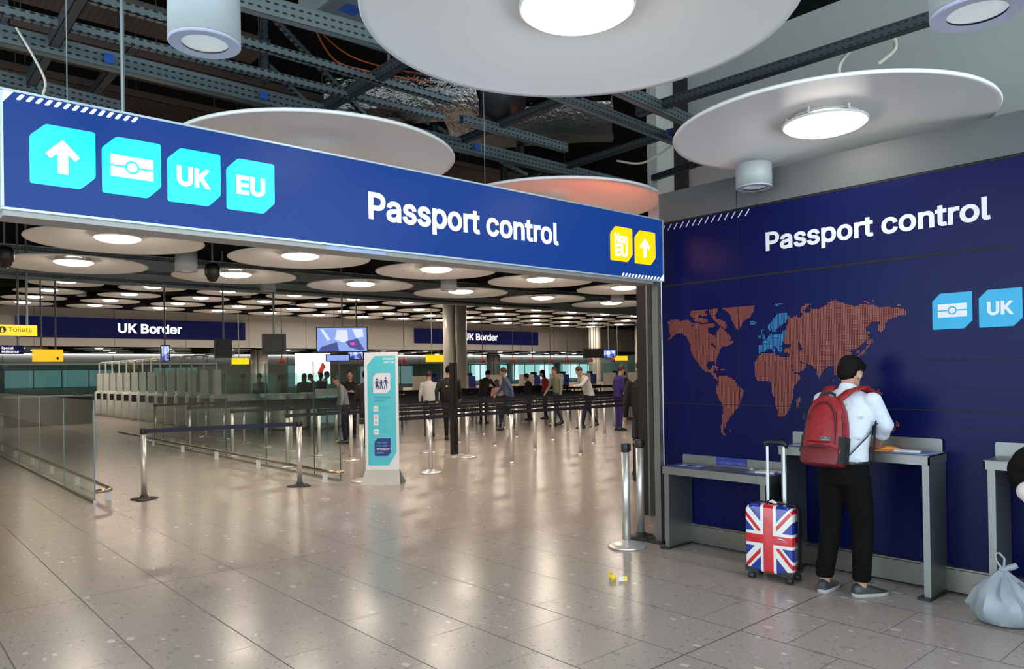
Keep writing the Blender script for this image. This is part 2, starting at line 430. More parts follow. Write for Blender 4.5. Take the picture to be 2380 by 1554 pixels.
# ------------------------------------------------------------------ lettering and tiles
FONT = None
try:
    FONT = bpy.data.fonts.load(os.path.join(bpy.utils.resource_path('LOCAL'), 'datafiles', 'fonts', 'Inter.woff2'))
except Exception:
    FONT = None
from mathutils.geometry import delaunay_2d_cdt
def text_mesh(s, weight=.018):
    cu = bpy.data.curves.new('t', 'FONT'); cu.body = s; cu.size = 1.0
    if FONT: cu.font = FONT
    cu.fill_mode = 'NONE'; cu.resolution_u = 4
    o = bpy.data.objects.new('t', cu); COL.objects.link(o)
    dg = bpy.context.evaluated_depsgraph_get(); dg.update()
    em = bpy.data.meshes.new_from_object(o.evaluated_get(dg))
    bpy.data.objects.remove(o); bpy.data.curves.remove(cu)
    nb = {}
    for e in em.edges:
        i, j = e.vertices; nb.setdefault(i, []).append(j); nb.setdefault(j, []).append(i)
    loops, seen = [], set()
    for st in sorted(nb):
        if st in seen: continue
        L, pv, cur = [st], None, st; seen.add(st)
        while True:
            nx = [q for q in nb[cur] if q != pv and q not in seen]
            if not nx: break
            pv, cur = cur, nx[0]; seen.add(cur); L.append(cur)
        # keep the direction the font gives: edges run i -> i+1
        if len(L) > 2:
            if L[1] != L[0] + 1: L = [L[0]] + L[:0:-1]
            P = []
            for i in L:
                q = em.vertices[i].co.xy
                if not P or (q - P[-1]).length > 1e-5: P.append(q.copy())
            if (P[0] - P[-1]).length < 1e-5: P.pop()
            if len(P) > 2: loops.append(P)
    bpy.data.meshes.remove(em)
    area = lambda P: .5 * sum(P[i - 1].x * P[i].y - P[i].x * P[i - 1].y for i in range(len(P)))
    sgn = math.copysign(1, area(max(loops, key=lambda P: abs(area(P)))))
    def grow(P):
        out = []; n = len(P)
        for i in range(n):
            e0 = (P[i] - P[i - 1]).normalized(); e1 = (P[(i + 1) % n] - P[i]).normalized()
            n0 = Vector((e0.y, -e0.x)) * sgn; n1 = Vector((e1.y, -e1.x)) * sgn
            out.append(P[i] + (n0 + n1) * (weight / max(.5, 1 + n0.dot(n1))))
        return out
    loops = [grow(P) for P in loops]
    vs, ed = [], []
    for P in loops:
        o0 = len(vs); vs += P; ed += [(o0 + i, o0 + (i + 1) % len(P)) for i in range(len(P))]
    V, _, F, *_ = delaunay_2d_cdt(vs, ed, [], 0, 1e-6)
    bbs = [(min(q.x for q in P), max(q.x for q in P), min(q.y for q in P), max(q.y for q in P), P) for P in loops]
    keep = []
    for f in F:
        c = sum((V[i] for i in f), Vector((0, 0))) / len(f); wn = 0
        for x0, x1, y0, y1, P in bbs:
            if not (x0 <= c.x <= x1 and y0 <= c.y <= y1): continue
            for i in range(len(P)):
                A, Bq = P[i - 1], P[i]
                if (A.y <= c.y) != (Bq.y <= c.y):
                    xx = A.x + (c.y - A.y) / (Bq.y - A.y) * (Bq.x - A.x)
                    if xx > c.x: wn += 1 if Bq.y > A.y else -1
        if wn: keep.append(tuple(f))
    me = bpy.data.meshes.new('t'); me.from_pydata([v.to_3d() for v in V], [], keep); me.update()
    return me
def inside(p, poly):
    c = False; x, y = p; n = len(poly)
    for i in range(n):
        (x0, y0), (x1, y1) = poly[i], poly[i - 1]
        if (y0 > y) != (y1 > y) and x < (x1 - x0) * (y - y0) / (y1 - y0) + x0: c = not c
    return c
def _ext(me, i): c = [v.co[i] for v in me.vertices]; return min(c), max(c)
_h = text_mesh('H', .018); _CAPH = _ext(_h, 1)[1] - _ext(_h, 1)[0]
def lettering(lines, F, weight=.018, lead=1.25):
    """lines: [(string, u0, v_baseline, width or None, cap_height)] in plane frame F -> one mesh"""
    mb = MB()
    for s, u0, vb, w, ch in lines:
        me = text_mesh(s, weight)
        x0, x1 = _ext(me, 0); k = ch / _CAPH; ku = (w / (x1 - x0)) if w else k
        mb.add([F @ Vector((u0 + (v.co.x - x0) * ku, vb + v.co.y * k, 0)) for v in me.vertices], [tuple(p.vertices) for p in me.polygons])
        bpy.data.meshes.remove(me)
    me = bpy.data.meshes.new('lettering'); me.from_pydata(mb.v, [], mb.f); me.update()
    return me
def frame(o, u, v):
    u, v = Vector(u).normalized(), Vector(v).normalized(); n = u.cross(v)
    return Matrix(((u.x, v.x, n.x, o[0]), (u.y, v.y, n.y, o[1]), (u.z, v.z, n.z, o[2]), (0, 0, 0, 1)))
def arcpoly(pts, r, k=4):
    """round the corners of a polygon"""
    out = []; n = len(pts)
    for i in range(n):
        p = Vector(pts[i]); a = Vector(pts[i - 1]) - p; b = Vector(pts[(i + 1) % n]) - p
        t = min(r, a.length * .45, b.length * .45)
        A, B = p + a.normalized() * t, p + b.normalized() * t
        for j in range(k + 1):
            s = j / k; q = A * (1 - s) ** 2 + p * 2 * s * (1 - s) + B * s * s
            out.append((q.x, q.y))
    return out
def tile_poly(u, v, w, h, c=.07, r=.012):
    return arcpoly([(u, v), (u + w - c, v), (u + w, v + c), (u + w, v + h), (u + c, v + h), (u, v + h - c)], r)
def arrow_poly(cx, top, s):
    P = [(0, 0), (.43, -.44), (.31, -.57), (.13, -.40), (.13, -.98), (-.13, -.98), (-.13, -.40), (-.31, -.57), (-.43, -.44)]
    return arcpoly([(cx + x * s, top + y * s) for x, y in P], .02 * s, 3)
def passport_icon(mb, F, u, v, w, h, t=.001):
    """open passport: two halves, a thin gap line and a ringed disc"""
    g = .045 * h; R = .31 * h; cx, cy = u + w / 2, v + h / 2; n = 14
    for sgn in (1, -1):
        pts = []
        base = cy + sgn * g
        a0 = math.asin(g / R)
        pts.append((u, base))
        for j in range(n + 1):
            a = pi - a0 - (pi - 2 * a0) * j / n
            pts.append((cx + R * cos(a), cy + sgn * R * sin(a)))
        pts.append((u + w, base)); pts.append((u + w, cy + sgn * h / 2)); pts.append((u, cy + sgn * h / 2))
        mb.prism(pts, F, t)
    mb.prism([(cx + R * .70 * cos(2 * pi * j / 20), cy + R * .70 * sin(2 * pi * j / 20)) for j in range(20)], F, t)
def slash_row(mb, F, u0, v0, n, pitch, h, w, t=.001):
    for i in range(n):
        u = u0 + i * pitch
        mb.prism(arcpoly([(u, v0), (u + w, v0), (u + w + h * .72, v0 + h), (u + h * .72, v0 + h)], w * .3, 2), F, t)

# ------------------------------------------------------------------ setting
struct('floor', MB().b2((-7, -3, -.1), (70, 56, 0)), M['floor'])
K = 1.2
def far(x, y, z): return (x * K, y * K, 1.65 + (z - 1.65) * K)
def ceil_z(y): return 5.30 if y < 24.2 else 5.15 if y < 42.2 else 3.27
struct('ceiling', MB().b2((-4, -2.2, 5.3), (72, 24.2, 5.4)).b2((-4, 24.2, 5.15), (72, 42.2, 5.25)), M['dark'])
struct('ceiling_back', MB().b2((-4, 42.25, 3.27), (72, 56, 3.37)), M['dark'])
struct('trim_1', MB().b2((-2, 23.9, 4.386), (70, 24.15, 5.3)), M['beam'])
fas = struct('trim_2', MB().b2((-2, 42.0, 3.245), (70, 42.2, 5.2)), M['fascia'])
part(fas, 'panel_joint', (lambda b: ([b.b2((x, 41.994, 3.25), (x + .035, 42.0, 5.1)) for x in [3.0 + 3.5 * i for i in range(16)]], b)[1])(MB()), M['soffit'])
wb = struct('wall_back', MB().b2((-2, 55.56, 0), (70, 55.8, 3.27)), M['backwall'])
part(wb, 'upper_band', MB().b2((-2, 55.48, 2.5), (70, 55.56, 3.27)), M['back_white'])
part(wb, 'cove_light', MB().b2((-2, 55.3, 3.19), (70, 55.46, 3.26)), M['cove'])
part(wb, 'panel_joint', (lambda b: ([b.b2((x, 55.47, 0), (x + .05, 55.48, 3.15)) for x in [3.8 + 3.1 * i for i in range(21)]], b)[1])(MB()), M['soffit'])
struct('wall_left', MB().b2((-.6, 6, 0), (-.4, 55.5, 5.15)), M['fascia'])
struct('wall_far_right', MB().b2((62, 5.5, 0), (62.2, 55.5, 5.15)), M['fascia'])
struct('wall_front', MB().b2((6.98, 5.32, 0), (62, 5.46, 5.3)), M['fascia'])
for i, (x0, x1, z0, z1, k) in enumerate([(21.2, 24.0, .9, 2.3, 0), (36.4, 40.2, 1.0, 2.25, 1), (41.0, 45.6, 1.0, 2.25, 1), (46.6, 51.0, 1.0, 2.25, 1), (26.5, 31.0, .9, 2.2, 0), (5.8, 11.0, 1.2, 2.1, 0), (13.0, 15.5, 1.0, 2.2, 0)]):
    x0, x1 = x0 * K, x1 * K; z0, z1 = 1.65 + (z0 - 1.65) * K, 1.65 + (z1 - 1.65) * K
    w = struct('window_%d' % (i + 1), MB().b2((x0, 55.40, z0), (x1, 55.48, z1)), M['window_glow'] if k else M['window_dim'])
    fr = MB()
    for j in range(5):
        x = x0 + (x1 - x0) * j / 4
        fr.b2((x - .03, 55.34, z0 - .04), (x + .03, 55.41, z1 + .04))
    fr.b2((x0, 55.34, z1), (x1, 55.41, z1 + .06)).b2((x0, 55.34, z0 - .06), (x1, 55.41, z0))
    part(w, 'window_frame', fr, M['galv'])

wr = struct('wall_right', MB().b2((6.0, -2.2, .19), (6.12, 4.56, 3.09)), M['navy'])
FW = frame((5.9985, 0, 0), (0, -1, 0), (0, 0, 1))      # u = -Y, v = Z
gr = MB()
def wl(y0, y1, z, h, b=gr): b.b2((5.997, y0, z - h / 2), (6.001, y1, z + h / 2))
wl(1.55, 4.56, 2.468, .016); wl(-2.2, 4.56, 1.318, .008); wl(1.0, 1.50, 2.40, .008); wl(-2.2, 2.155, 1.69, .007); wl(-2.2, 2.08, 1.486, .007); wl(-2.2, 1.91, 1.197, .007); wl(-2.2, 4.56, 3.083, .014)
for y in (3.69, 1.22, -1.2): gr.b2((5.9975, y - .002, .19), (6.001, y + .002, 3.09))
part(wr, 'panel_joint', gr, M['groove'])
part(wr, 'wall_lettering', lettering([('Passport control', -3.411, 2.679, 1.725, .160)], FW, .024), M['wall_white'], label='large white wording Passport control')
mb = MB(); slash_row(mb, FW, -4.60, 3.012, 15, .0705, .058, .013); part(wr, 'hazard_stripe', mb, M['wall_white'])
LAND=[[(4.478,2.109),(4.445,2.129),(4.348,2.127),(4.322,2.114),(4.238,2.120),(4.176,2.088),(4.099,2.077),(4.039,2.066),(3.995,2.070),(3.955,2.078),(3.936,2.052),(3.948,2.027),(4.000,2.021),(4.016,2.005),(3.996,1.978),(3.941,1.964),(3.932,1.941),(3.912,1.949),(3.921,1.983),(3.901,2.016),(3.878,2.032),(3.853,2.022),(3.844,1.996),(3.825,1.995),(3.810,1.969),(3.784,1.951),(3.773,1.926),(3.788,1.898),(3.751,1.903),(3.755,1.875),(3.789,1.868),(3.812,1.849),(3.843,1.857),(3.870,1.846),(3.890,1.821),(3.898,1.788),(3.922,1.763),(3.930,1.734),(3.927,1.704),(3.937,1.690),(3.950,1.713),(3.985,1.725),(4.025,1.714),(4.036,1.680),(4.023,1.646),(3.995,1.640),(3.977,1.662),(3.951,1.667),(3.948,1.640),(3.960,1.619),(3.939,1.602),(3.933,1.577),(3.910,1.565),(3.920,1.548),(3.953,1.565),(3.976,1.594),(4.007,1.616),(4.057,1.629),(4.087,1.652),(4.107,1.681),(4.130,1.716),(4.163,1.743),(4.183,1.770),(4.206,1.823),(4.210,1.866),(4.221,1.902),(4.246,1.947),(4.287,1.984),(4.329,2.003),(4.367,2.000),(4.394,1.983),(4.420,1.972),(4.420,1.954),(4.449,1.943),(4.477,1.930),(4.464,1.956),(4.433,1.982),(4.458,2.010),(4.468,2.046),(4.457,2.081)],
[(3.930,1.560),(3.900,1.585),(3.833,1.585),(3.776,1.567),(3.739,1.542),(3.721,1.509),(3.684,1.476),(3.648,1.452),(3.652,1.411),(3.677,1.378),(3.696,1.319),(3.725,1.286),(3.744,1.260),(3.763,1.235),(3.792,1.217),(3.802,1.183),(3.831,1.157),(3.841,1.123),(3.861,1.089),(3.871,1.071),(3.843,1.048),(3.853,1.030),(3.881,1.046),(3.896,1.087),(3.883,1.147),(3.878,1.197),(3.867,1.282),(3.885,1.332),(3.914,1.374),(3.932,1.433),(3.935,1.483),(3.915,1.517)],
[(3.213,2.089),(3.183,2.064),(3.133,2.099),(3.118,2.059),(3.082,2.100),(3.109,2.128),(3.100,2.159),(3.051,2.181),(3.000,2.182),(3.043,2.159),(3.071,2.133),(3.061,2.102),(3.021,2.107),(3.004,2.141),(2.949,2.132),(2.902,2.151),(2.848,2.185),(2.802,2.196),(2.772,2.171),(2.713,2.159),(2.655,2.132),(2.576,2.144),(2.498,2.132),(2.443,2.102),(2.389,2.105),(2.322,2.093),(2.269,2.082),(2.254,2.053),(2.270,2.031),(2.296,2.042),(2.336,2.024),(2.370,2.012),(2.418,1.987),(2.412,1.958),(2.433,1.924),(2.454,1.901),(2.463,1.932),(2.462,1.968),(2.445,2.000),(2.473,2.004),(2.515,1.993),(2.536,1.979),(2.558,1.959),(2.565,1.930),(2.537,1.922),(2.531,1.886),(2.552,1.865),(2.574,1.844),(2.603,1.816),(2.625,1.795),(2.647,1.796),(2.661,1.782),(2.676,1.794),(2.691,1.775),(2.669,1.738),(2.663,1.701),(2.685,1.665),(2.715,1.636),(2.745,1.615),(2.782,1.622),(2.798,1.593),(2.813,1.578),(2.828,1.608),(2.819,1.645),(2.842,1.661),(2.872,1.661),(2.896,1.639),(2.912,1.624),(2.935,1.594),(2.944,1.561),(2.929,1.541),(2.959,1.571),(2.974,1.625),(2.997,1.655),(3.028,1.671),(3.060,1.679),(3.076,1.687),(3.100,1.703),(3.116,1.719),(3.108,1.688),(3.060,1.675),(3.061,1.649),(3.102,1.618),(3.151,1.604),(3.167,1.619),(3.183,1.658),(3.207,1.706),(3.214,1.737),(3.206,1.760),(3.230,1.777),(3.260,1.785),(3.246,1.816),(3.204,1.823),(3.188,1.830),(3.187,1.853),(3.229,1.855),(3.262,1.856),(3.267,1.880),(3.250,1.911),(3.232,1.957),(3.226,2.019)],
[(3.494,1.768),(3.444,1.783),(3.374,1.784),(3.340,1.772),(3.324,1.752),(3.281,1.747),(3.239,1.745),(3.214,1.729),(3.199,1.690),(3.183,1.643),(3.159,1.596),(3.114,1.588),(3.119,1.549),(3.152,1.510),(3.174,1.471),(3.187,1.440),(3.176,1.394),(3.196,1.354),(3.205,1.315),(3.223,1.283),(3.248,1.243),(3.291,1.226),(3.320,1.225),(3.329,1.280),(3.352,1.335),(3.356,1.391),(3.372,1.430),(3.380,1.478),(3.379,1.518),(3.396,1.534),(3.466,1.529),(3.502,1.534),(3.528,1.566),(3.541,1.607),(3.535,1.664),(3.531,1.704),(3.512,1.744)],
[(4.199,2.215),(4.116,2.218),(4.036,2.220),(4.006,2.201),(4.044,2.183),(4.007,2.158),(4.053,2.144),(4.097,2.156),(4.128,2.132),(4.175,2.130),(4.208,2.163)],
[(4.176,2.123),(4.098,2.135),(4.028,2.117),(4.008,2.088),(4.078,2.089),(4.160,2.099)],
[(4.025,2.257),(3.935,2.277),(3.838,2.281),(3.868,2.250),(3.907,2.211),(3.898,2.193),(3.938,2.145),(3.909,2.109),(3.861,2.098),(3.823,2.070),(3.810,2.036),(3.834,2.012),(3.862,2.039),(3.891,2.054),(3.929,2.090),(3.968,2.122),(3.987,2.157),(4.006,2.201)],
[(3.838,2.273),(3.762,2.287),(3.678,2.293),(3.595,2.289),(3.524,2.263),(3.497,2.253),(3.524,2.239),(3.534,2.167),(3.572,2.104),(3.627,2.083),(3.655,2.052),(3.674,2.020),(3.697,1.993),(3.720,2.023),(3.747,2.066),(3.765,2.117),(3.802,2.170),(3.850,2.198),(3.874,2.234)],
[(3.800,1.087),(3.785,1.097),(3.793,1.067)],
[(3.982,1.674),(3.937,1.678),(3.904,1.661),(3.928,1.650),(3.967,1.660)],
[(3.899,1.653),(3.843,1.643),(3.851,1.630),(3.893,1.636)],
[(3.932,1.644),(3.912,1.644),(3.913,1.634),(3.932,1.634)],
[(3.172,2.242),(3.123,2.245),(3.074,2.263),(3.059,2.252),(3.010,2.239),(3.074,2.229),(3.131,2.223),(3.167,2.223)],
[(2.854,2.238),(2.816,2.245),(2.779,2.209),(2.802,2.196),(2.840,2.209)],
[(2.578,2.173),(2.547,2.170),(2.537,2.149),(2.561,2.154)],
[(2.514,2.176),(2.495,2.175),(2.495,2.156),(2.512,2.157)],
[(2.328,2.119),(2.295,2.119),(2.295,2.108),(2.324,2.110)],
[(2.538,1.871),(2.506,1.856),(2.525,1.832),(2.539,1.807),(2.561,1.779),(2.590,1.751),(2.619,1.728),(2.633,1.737),(2.604,1.758),(2.568,1.786),(2.553,1.822),(2.555,1.858)],
[(2.647,1.793),(2.618,1.773),(2.616,1.751),(2.636,1.759)],
[(3.113,1.410),(3.114,1.371),(3.131,1.325),(3.151,1.304),(3.161,1.332),(3.150,1.379),(3.130,1.397)],
[(2.630,1.501),(2.580,1.493),(2.535,1.476),(2.496,1.462),(2.475,1.472),(2.466,1.450),(2.430,1.427),(2.442,1.417),(2.476,1.436),(2.510,1.444),(2.550,1.453)],
[(2.847,1.551),(2.820,1.541),(2.823,1.523)],
[(2.712,1.372),(2.639,1.402),(2.596,1.410),(2.575,1.374),(2.562,1.317),(2.577,1.259),(2.628,1.228),(2.700,1.240),(2.729,1.298)],
[(2.363,1.238),(2.346,1.227),(2.323,1.211),(2.324,1.180),(2.343,1.185),(2.347,1.210)],
[(2.357,1.187),(2.343,1.171),(2.376,1.136),(2.399,1.118),(2.404,1.137),(2.378,1.164)]]
HOLES=[[(3.130,1.851),(3.113,1.866),(3.098,1.842),(3.093,1.803),(3.110,1.793),(3.126,1.812)],
[(4.019,2.031),(3.948,2.030),(3.937,1.972),(3.922,1.951),(3.945,1.962),(4.000,1.978)],
[(3.982,1.896),(3.953,1.883),(3.928,1.856),(3.934,1.831),(3.959,1.857),(3.979,1.867)],
[(4.201,2.076),(4.164,2.073),(4.165,2.056),(4.198,2.058)],
[(2.533,1.943),(2.528,1.885),(2.542,1.893)]]
EUROPE=[[(3.581,2.069),(3.549,2.070),(3.531,2.060),(3.509,2.068),(3.506,2.048),(3.531,2.037),(3.573,2.039)],
[(3.349,2.233),(3.318,2.238),(3.311,2.222),(3.281,2.238),(3.240,2.232),(3.244,2.201),(3.281,2.199),(3.302,2.182),(3.329,2.184)],
[(3.472,1.993),(3.449,1.987),(3.455,1.960),(3.432,1.935),(3.424,1.910),(3.445,1.900),(3.463,1.917),(3.459,1.944),(3.479,1.961)],
[(3.505,1.938),(3.480,1.945),(3.473,1.921),(3.498,1.912)],
[(3.402,1.989),(3.401,2.021),(3.370,2.047),(3.352,2.077),(3.313,2.116),(3.266,2.125),(3.229,2.124),(3.213,2.089),(3.225,2.058),(3.242,2.039),(3.264,2.029),(3.276,2.006),(3.288,2.020),(3.316,1.996),(3.333,1.959),(3.354,1.960),(3.371,1.988),(3.388,1.973)],
[(3.493,1.784),(3.492,1.847),(3.452,1.849),(3.463,1.885),(3.433,1.893),(3.403,1.925),(3.371,1.948),(3.346,1.939),(3.312,1.937),(3.278,1.943),(3.260,1.977),(3.231,1.980),(3.232,1.949),(3.250,1.911),(3.267,1.872),(3.280,1.833),(3.275,1.801),(3.298,1.775),(3.319,1.811),(3.336,1.835),(3.356,1.833),(3.331,1.795),(3.349,1.780),(3.374,1.817),(3.408,1.819),(3.435,1.791)]]
dots_o, dots_b = MB(), MB()
iy = 0
boxes = {id(p): (min(q[0] for q in p), max(q[0] for q in p), min(q[1] for q in p), max(q[1] for q in p)) for p in LAND + HOLES + EUROPE}
def hit(q, polys):
    for p in polys:
        b = boxes[id(p)]
        if b[0] <= q[0] <= b[1] and b[2] <= q[1] <= b[3] and inside(q, p): return True
    return False
PY, PZ = .0132, .0122
for i in range(185):
    y = 4.56 - i * PY
    for j in range(100):
        z = 2.20 - j * PZ
        t = None
        if hit((y, z), EUROPE): t = dots_b
        elif hit((y, z), LAND) and not hit((y, z), HOLES): t = dots_o
        if t is not None:
            a, b = .0048, .0054
            t.add([FW @ Vector((-y + du, z + dv, .001)) for du, dv in ((-a, -b * .5), (-a * .5, -b), (a * .5, -b), (a, -b * .5), (a, b * .5), (a * .5, b), (-a * .5, b), (-a, b * .5))], [tuple(range(8))])
part(wr, 'world_map', dots_o, M['map_orange'], label='orange dotted world map')
part(wr, 'europe_map', dots_b, M['map_blue'], label='blue dotted Europe on the map')
for nm, u, icon in (('passport_tile', -2.076, 1), ('country_tile', -1.771, 0), ('country_tile', -1.466, 2)):
    t = part(wr, nm, MB().prism(tile_poly(u, 1.913, .264, .263, .055, .008), FW, .001), M['wall_cyan'], label='cyan cut-corner tile')
    if icon == 1:
        b = MB(); passport_icon(b, frame((5.997, 0, 0), (0, -1, 0), (0, 0, 1)), u + .038, 1.999, .19, .098); part(t, 'passport_symbol', b, M['wall_white'])
    else:
        part(t, 'tile_lettering', lettering([('UK' if icon == 0 else 'EU', u + .052, 2.002, .160, .090)], frame((5.9965, 0, 0), (0, -1, 0), (0, 0, 1)), .034), M['wall_white'])
up = struct('wall_right_upper', MB().b2((7.4, -2.2, 0), (7.6, 5.32, 5.3)), M['white_wall'])
bd = struct('trim_3', MB().b2((6.0, -2.2, 3.095), (6.14, 4.56, 3.385)), M['grey_wall'])
part(bd, 'panel_joint', MB().b2((5.998, 3.688, 3.1), (6.0, 3.694, 3.385)), M['groove'])
bs = struct('baseboard_right', MB().b2((5.955, -2.2, .012), (6.05, 4.56, .17)).b2((5.94, -2.2, .178), (6.06, 4.56, .19)), M['skirting'])
part(bs, 'shadow_gap', MB().b2((5.97, -2.2, .168), (6.06, 4.56, .18)).b2((5.96, -2.2, 0), (6.06, 4.56, .014)), M['groove'])
part(bs, 'plate_joint', (lambda b: ([b.b2((5.953, y, .013), (5.956, y + .004, .169)) for y in (3.60, 2.1, .6)], b)[1])(MB()), M['groove'])
struct('trim_4', MB().b2((7.30, 5.17, 3.0), (7.39, 5.31, 5.3)), M['black'])
# jamb of the opening
jb = struct('trim_5', MB().b2((5.75, 4.40, .015), (5.80, 4.47, 2.49)), M['desk_steel'])
part(jb, 'jamb_edge', MB().b2((5.795, 4.40, .015), (5.815, 4.46, 2.49)), M['white_metal'])
part(jb, 'foot_plate', MB().b2((5.68, 4.36, 0), (5.84, 4.52, .016)), M['rubber'])
jb = struct('trim_6', MB().b2((6.725, 5.295, 0), (6.80, 5.318, 3.1)), M['desk_steel'])
part(jb, 'black_strip', MB().b2((6.80, 5.30, 0), (7.0, 5.33, 3.1)).b2((6.74, 5.32, 0), (6.98, 5.46, 3.1)), M['black'])  # black strip beside the steel jamb edge

# ------------------------------------------------------------------ overhead sign across the opening
FP = frame((0, 4.3985, 0), (1, 0, 0), (0, 0, 1))
FP2 = frame((0, 4.3965, 0), (1, 0, 0), (0, 0, 1))
sg = thing('overhead_sign', 'long lit blue overhead sign reading Passport control spanning the opening', 'sign', (3.2, 4.48, 2.49))
part(sg, 'sign_panel', MB().b2((.562, 4.40, 2.502), (5.838, 4.54, 3.078)), M['sign_blue'], world=True)
fr = MB().b2((.55, 4.394, 3.078), (5.85, 4.56, 3.09)).b2((.55, 4.394, 2.49), (5.85, 4.56, 2.502)).b2((.55, 4.394, 2.5), (.562, 4.56, 3.08)).b2((5.838, 4.394, 2.5), (5.85, 4.56, 3.08))
part(sg, 'sign_frame', fr, M['sign_frame'], world=True)
part(sg, 'bottom_tray', MB().b2((.56, 4.41, 2.462), (5.70, 4.60, 2.49)), M['soffit'], world=True)
part(sg, 'sign_lettering', lettering([('Passport control', 2.613, 2.706, 1.811, .180)], FP2, .024), M['sign_white'], world=True)
mb = MB(); slash_row(mb, FP2, .615, 3.042, 14, .0405, .031, .019); mb.prism([(.562, 3.020), (.606, 3.077), (.562, 3.077)], FP2, .001); part(sg, 'hazard_stripe', mb, M['sign_white_hot'], world=True)
mb = MB(); slash_row(mb, FP2, 5.222, 2.504, 12, .0465, .030, .022); mb.prism([(5.775, 2.503), (5.837, 2.503), (5.837, 2.560)], FP2, .001); part(sg, 'hazard_stripe', mb, M['sign_white_hot'], world=True)
def sign_tile(u, m, kind, txt=None, w=.297):
    t = part(sg, {'arrow': 'arrow_tile', 'pass': 'passport_tile'}.get(kind, 'country_tile'), MB().prism(tile_poly(u, 2.636, w, .312, .072, .014), FP, .001), m, world=True)
    b = MB()
    if kind == 'arrow': b.prism(arrow_poly(u + w / 2 - .002, 2.879, .18), FP2, .001); part(t, 'arrow_symbol', b, M['sign_white_hot'], world=True)
    elif kind == 'pass': passport_icon(b, FP2, u + .042, 2.733, .213, .117); part(t, 'passport_symbol', b, M['sign_white_hot'], world=True)
    else: part(t, 'tile_lettering', lettering(txt, FP2, .036), M['sign_white_hot'], world=True)
sign_tile(.671, M['sign_cyan'], 'arrow')
sign_tile(.998, M['sign_cyan'], 'pass')
sign_tile(1.327, M['sign_cyan'], 'uk', [('UK', 1.379, 2.742, .187, .106)])
sign_tile(1.657, M['sign_cyan'], 'eu', [('EU', 1.717, 2.743, .176, .106)])
sign_tile(5.077, M['sign_yellow'], 'non', [('Non', 5.137, 2.805, .18, .085), ('EU', 5.137, 2.688, .18, .105)], .308)
sign_tile(5.416, M['sign_yellow'], 'arrow', None, .308)
for x, r in ((.86, .003), (1.13, .011), (3.72, .0025), (5.80, .0025)):
    part(sg, 'hanger_wire', MB().tube([(x, 4.5, 3.085), (x, 4.5, 5.3)], r, 6), M['galv'], world=True)
part(sg, 'added_glow_panel', MB().b2((5.38, 4.541, 2.6), (5.80, 4.548, 3.0)), M['added_orange_glow'], world=True, label='added unseen orange glow panel on the hall side')  # added glow source, unseen from the front, for the orange light on the disc
part(sg, 'fixing_label', MB().b2((2.30, 4.407, 2.464), (2.75, 4.411, 2.488)), M['leaflet_pale'], world=True, label='pale blue label strip under the sign')

# ------------------------------------------------------------------ disc lamps
def disc_lamp(label, group):
    t = thing('disc_lamp', label, 'ceiling lamp', (0, 0, 0), 0, group)
    prof = [(.02, .135), (.22, .128), (.45, .090), (.70, .046), (.90, .014), (.965, .003), (.992, -.004), (1.0, .008), (.994, .022), (.96, .028), (.70, .066), (.45, .110), (.22, .148), (.02, .155)]
    prof = [(r * 1.12, z) for r, z in prof]
    part(t, 'disc', MB().lathe(prof, n=72), M['disc'], smooth=40)
    ln = part(t, 'lens', MB().lathe([(.02, -.112), (.10, -.108), (.18, -.095), (.225, -.076), (.243, -.060), (.243, -.050)], n=36).scaled((K, K, 1)), M['lens'], smooth=40)
    part(ln, 'lens_housing', MB().lathe([(.243, -.050), (.243, -.046), (.10, -.040), (.10, .02)], n=36, cap=False).scaled((K, K, 1)), M['lens_back'], smooth=40)
    r = MB()
    r.lathe([(.250, -.056), (.254, -.050), (.254, -.040), (.244, -.040), (.244, -.056)], n=36, cap=False)
    r.lathe([(.20, -.008), (.205, -.003), (.205, .0), (.19, .0), (.19, -.008)], n=36, cap=False)
    for k in range(6):
        a = 2 * pi * k / 6 + .2
        r.box((.222 * cos(a), .222 * sin(a), -.02), (.012, .012, .07), a)
    part(t, 'trim_ring', r.scaled((K, K, 1)), M['disc'])
    for c in t.children:
        if c.name.startswith(('lens', 'trim')): c.location = (0, 0, .105)
    h = MB()
    for k in range(3):
        a = 2 * pi * k / 3 + .5
        h.tube([(.7 * cos(a), .7 * sin(a), .07), (.15 * cos(a), .15 * sin(a), .34)], .003, 5)
    part(t, 'hanger', h, M['galv'])
    return t
lamp0 = None
def place_lamp(x, y, z, label, group):
    global lamp0
    if lamp0 is None:
        lamp0 = disc_lamp(label, group); lamp0.location = (x, y, z); return lamp0
    o = dup(lamp0, (x, y, z), random.uniform(0, 6), label); o['group'] = group; return o
G1, G2 = 'disc lamps near the opening', 'disc lamps in the far hall'
l1 = place_lamp(2.838, 2.659, 3.485, 'huge white disc lamp nearest the camera, cut by the top edge', G1)
l2 = place_lamp(5.486, 2.62, 3.42, 'large white disc lamp in front of the upper right wall', G1)
l3 = place_lamp(2.862, 5.60, 3.42, 'white disc lamp rising behind the left half of the overhead sign', G1)
l4 = place_lamp(5.627, 5.63, 3.42, 'white disc lamp with orange glow behind the right end of the overhead sign', G1)
for i in range(4):
    place_lamp(*far(2.35 + 2.25 * i, 7.05, 3.24), 'disc lamp hidden behind the overhead sign, %s from the left' % ORD[i], G1)
for j, y in enumerate((9.45, 11.75)):
    for i in range(6):
        place_lamp(*far(2.30 + 2.25 * i, y, 3.22), 'white disc lamp %s from left in the %s row before the pale beam' % (ORD[i], ('front', 'back')[j]), G1)
for j, y in enumerate((23.85, 26.35, 28.75, 31.0)):
    for i in range(14):
        place_lamp(*far(4.48 + 2.26 * i, y, 4.32), 'small far disc lamp beyond the pale beam, %s from left in the %s row' % (ORD[i], ORD[j]), G2)

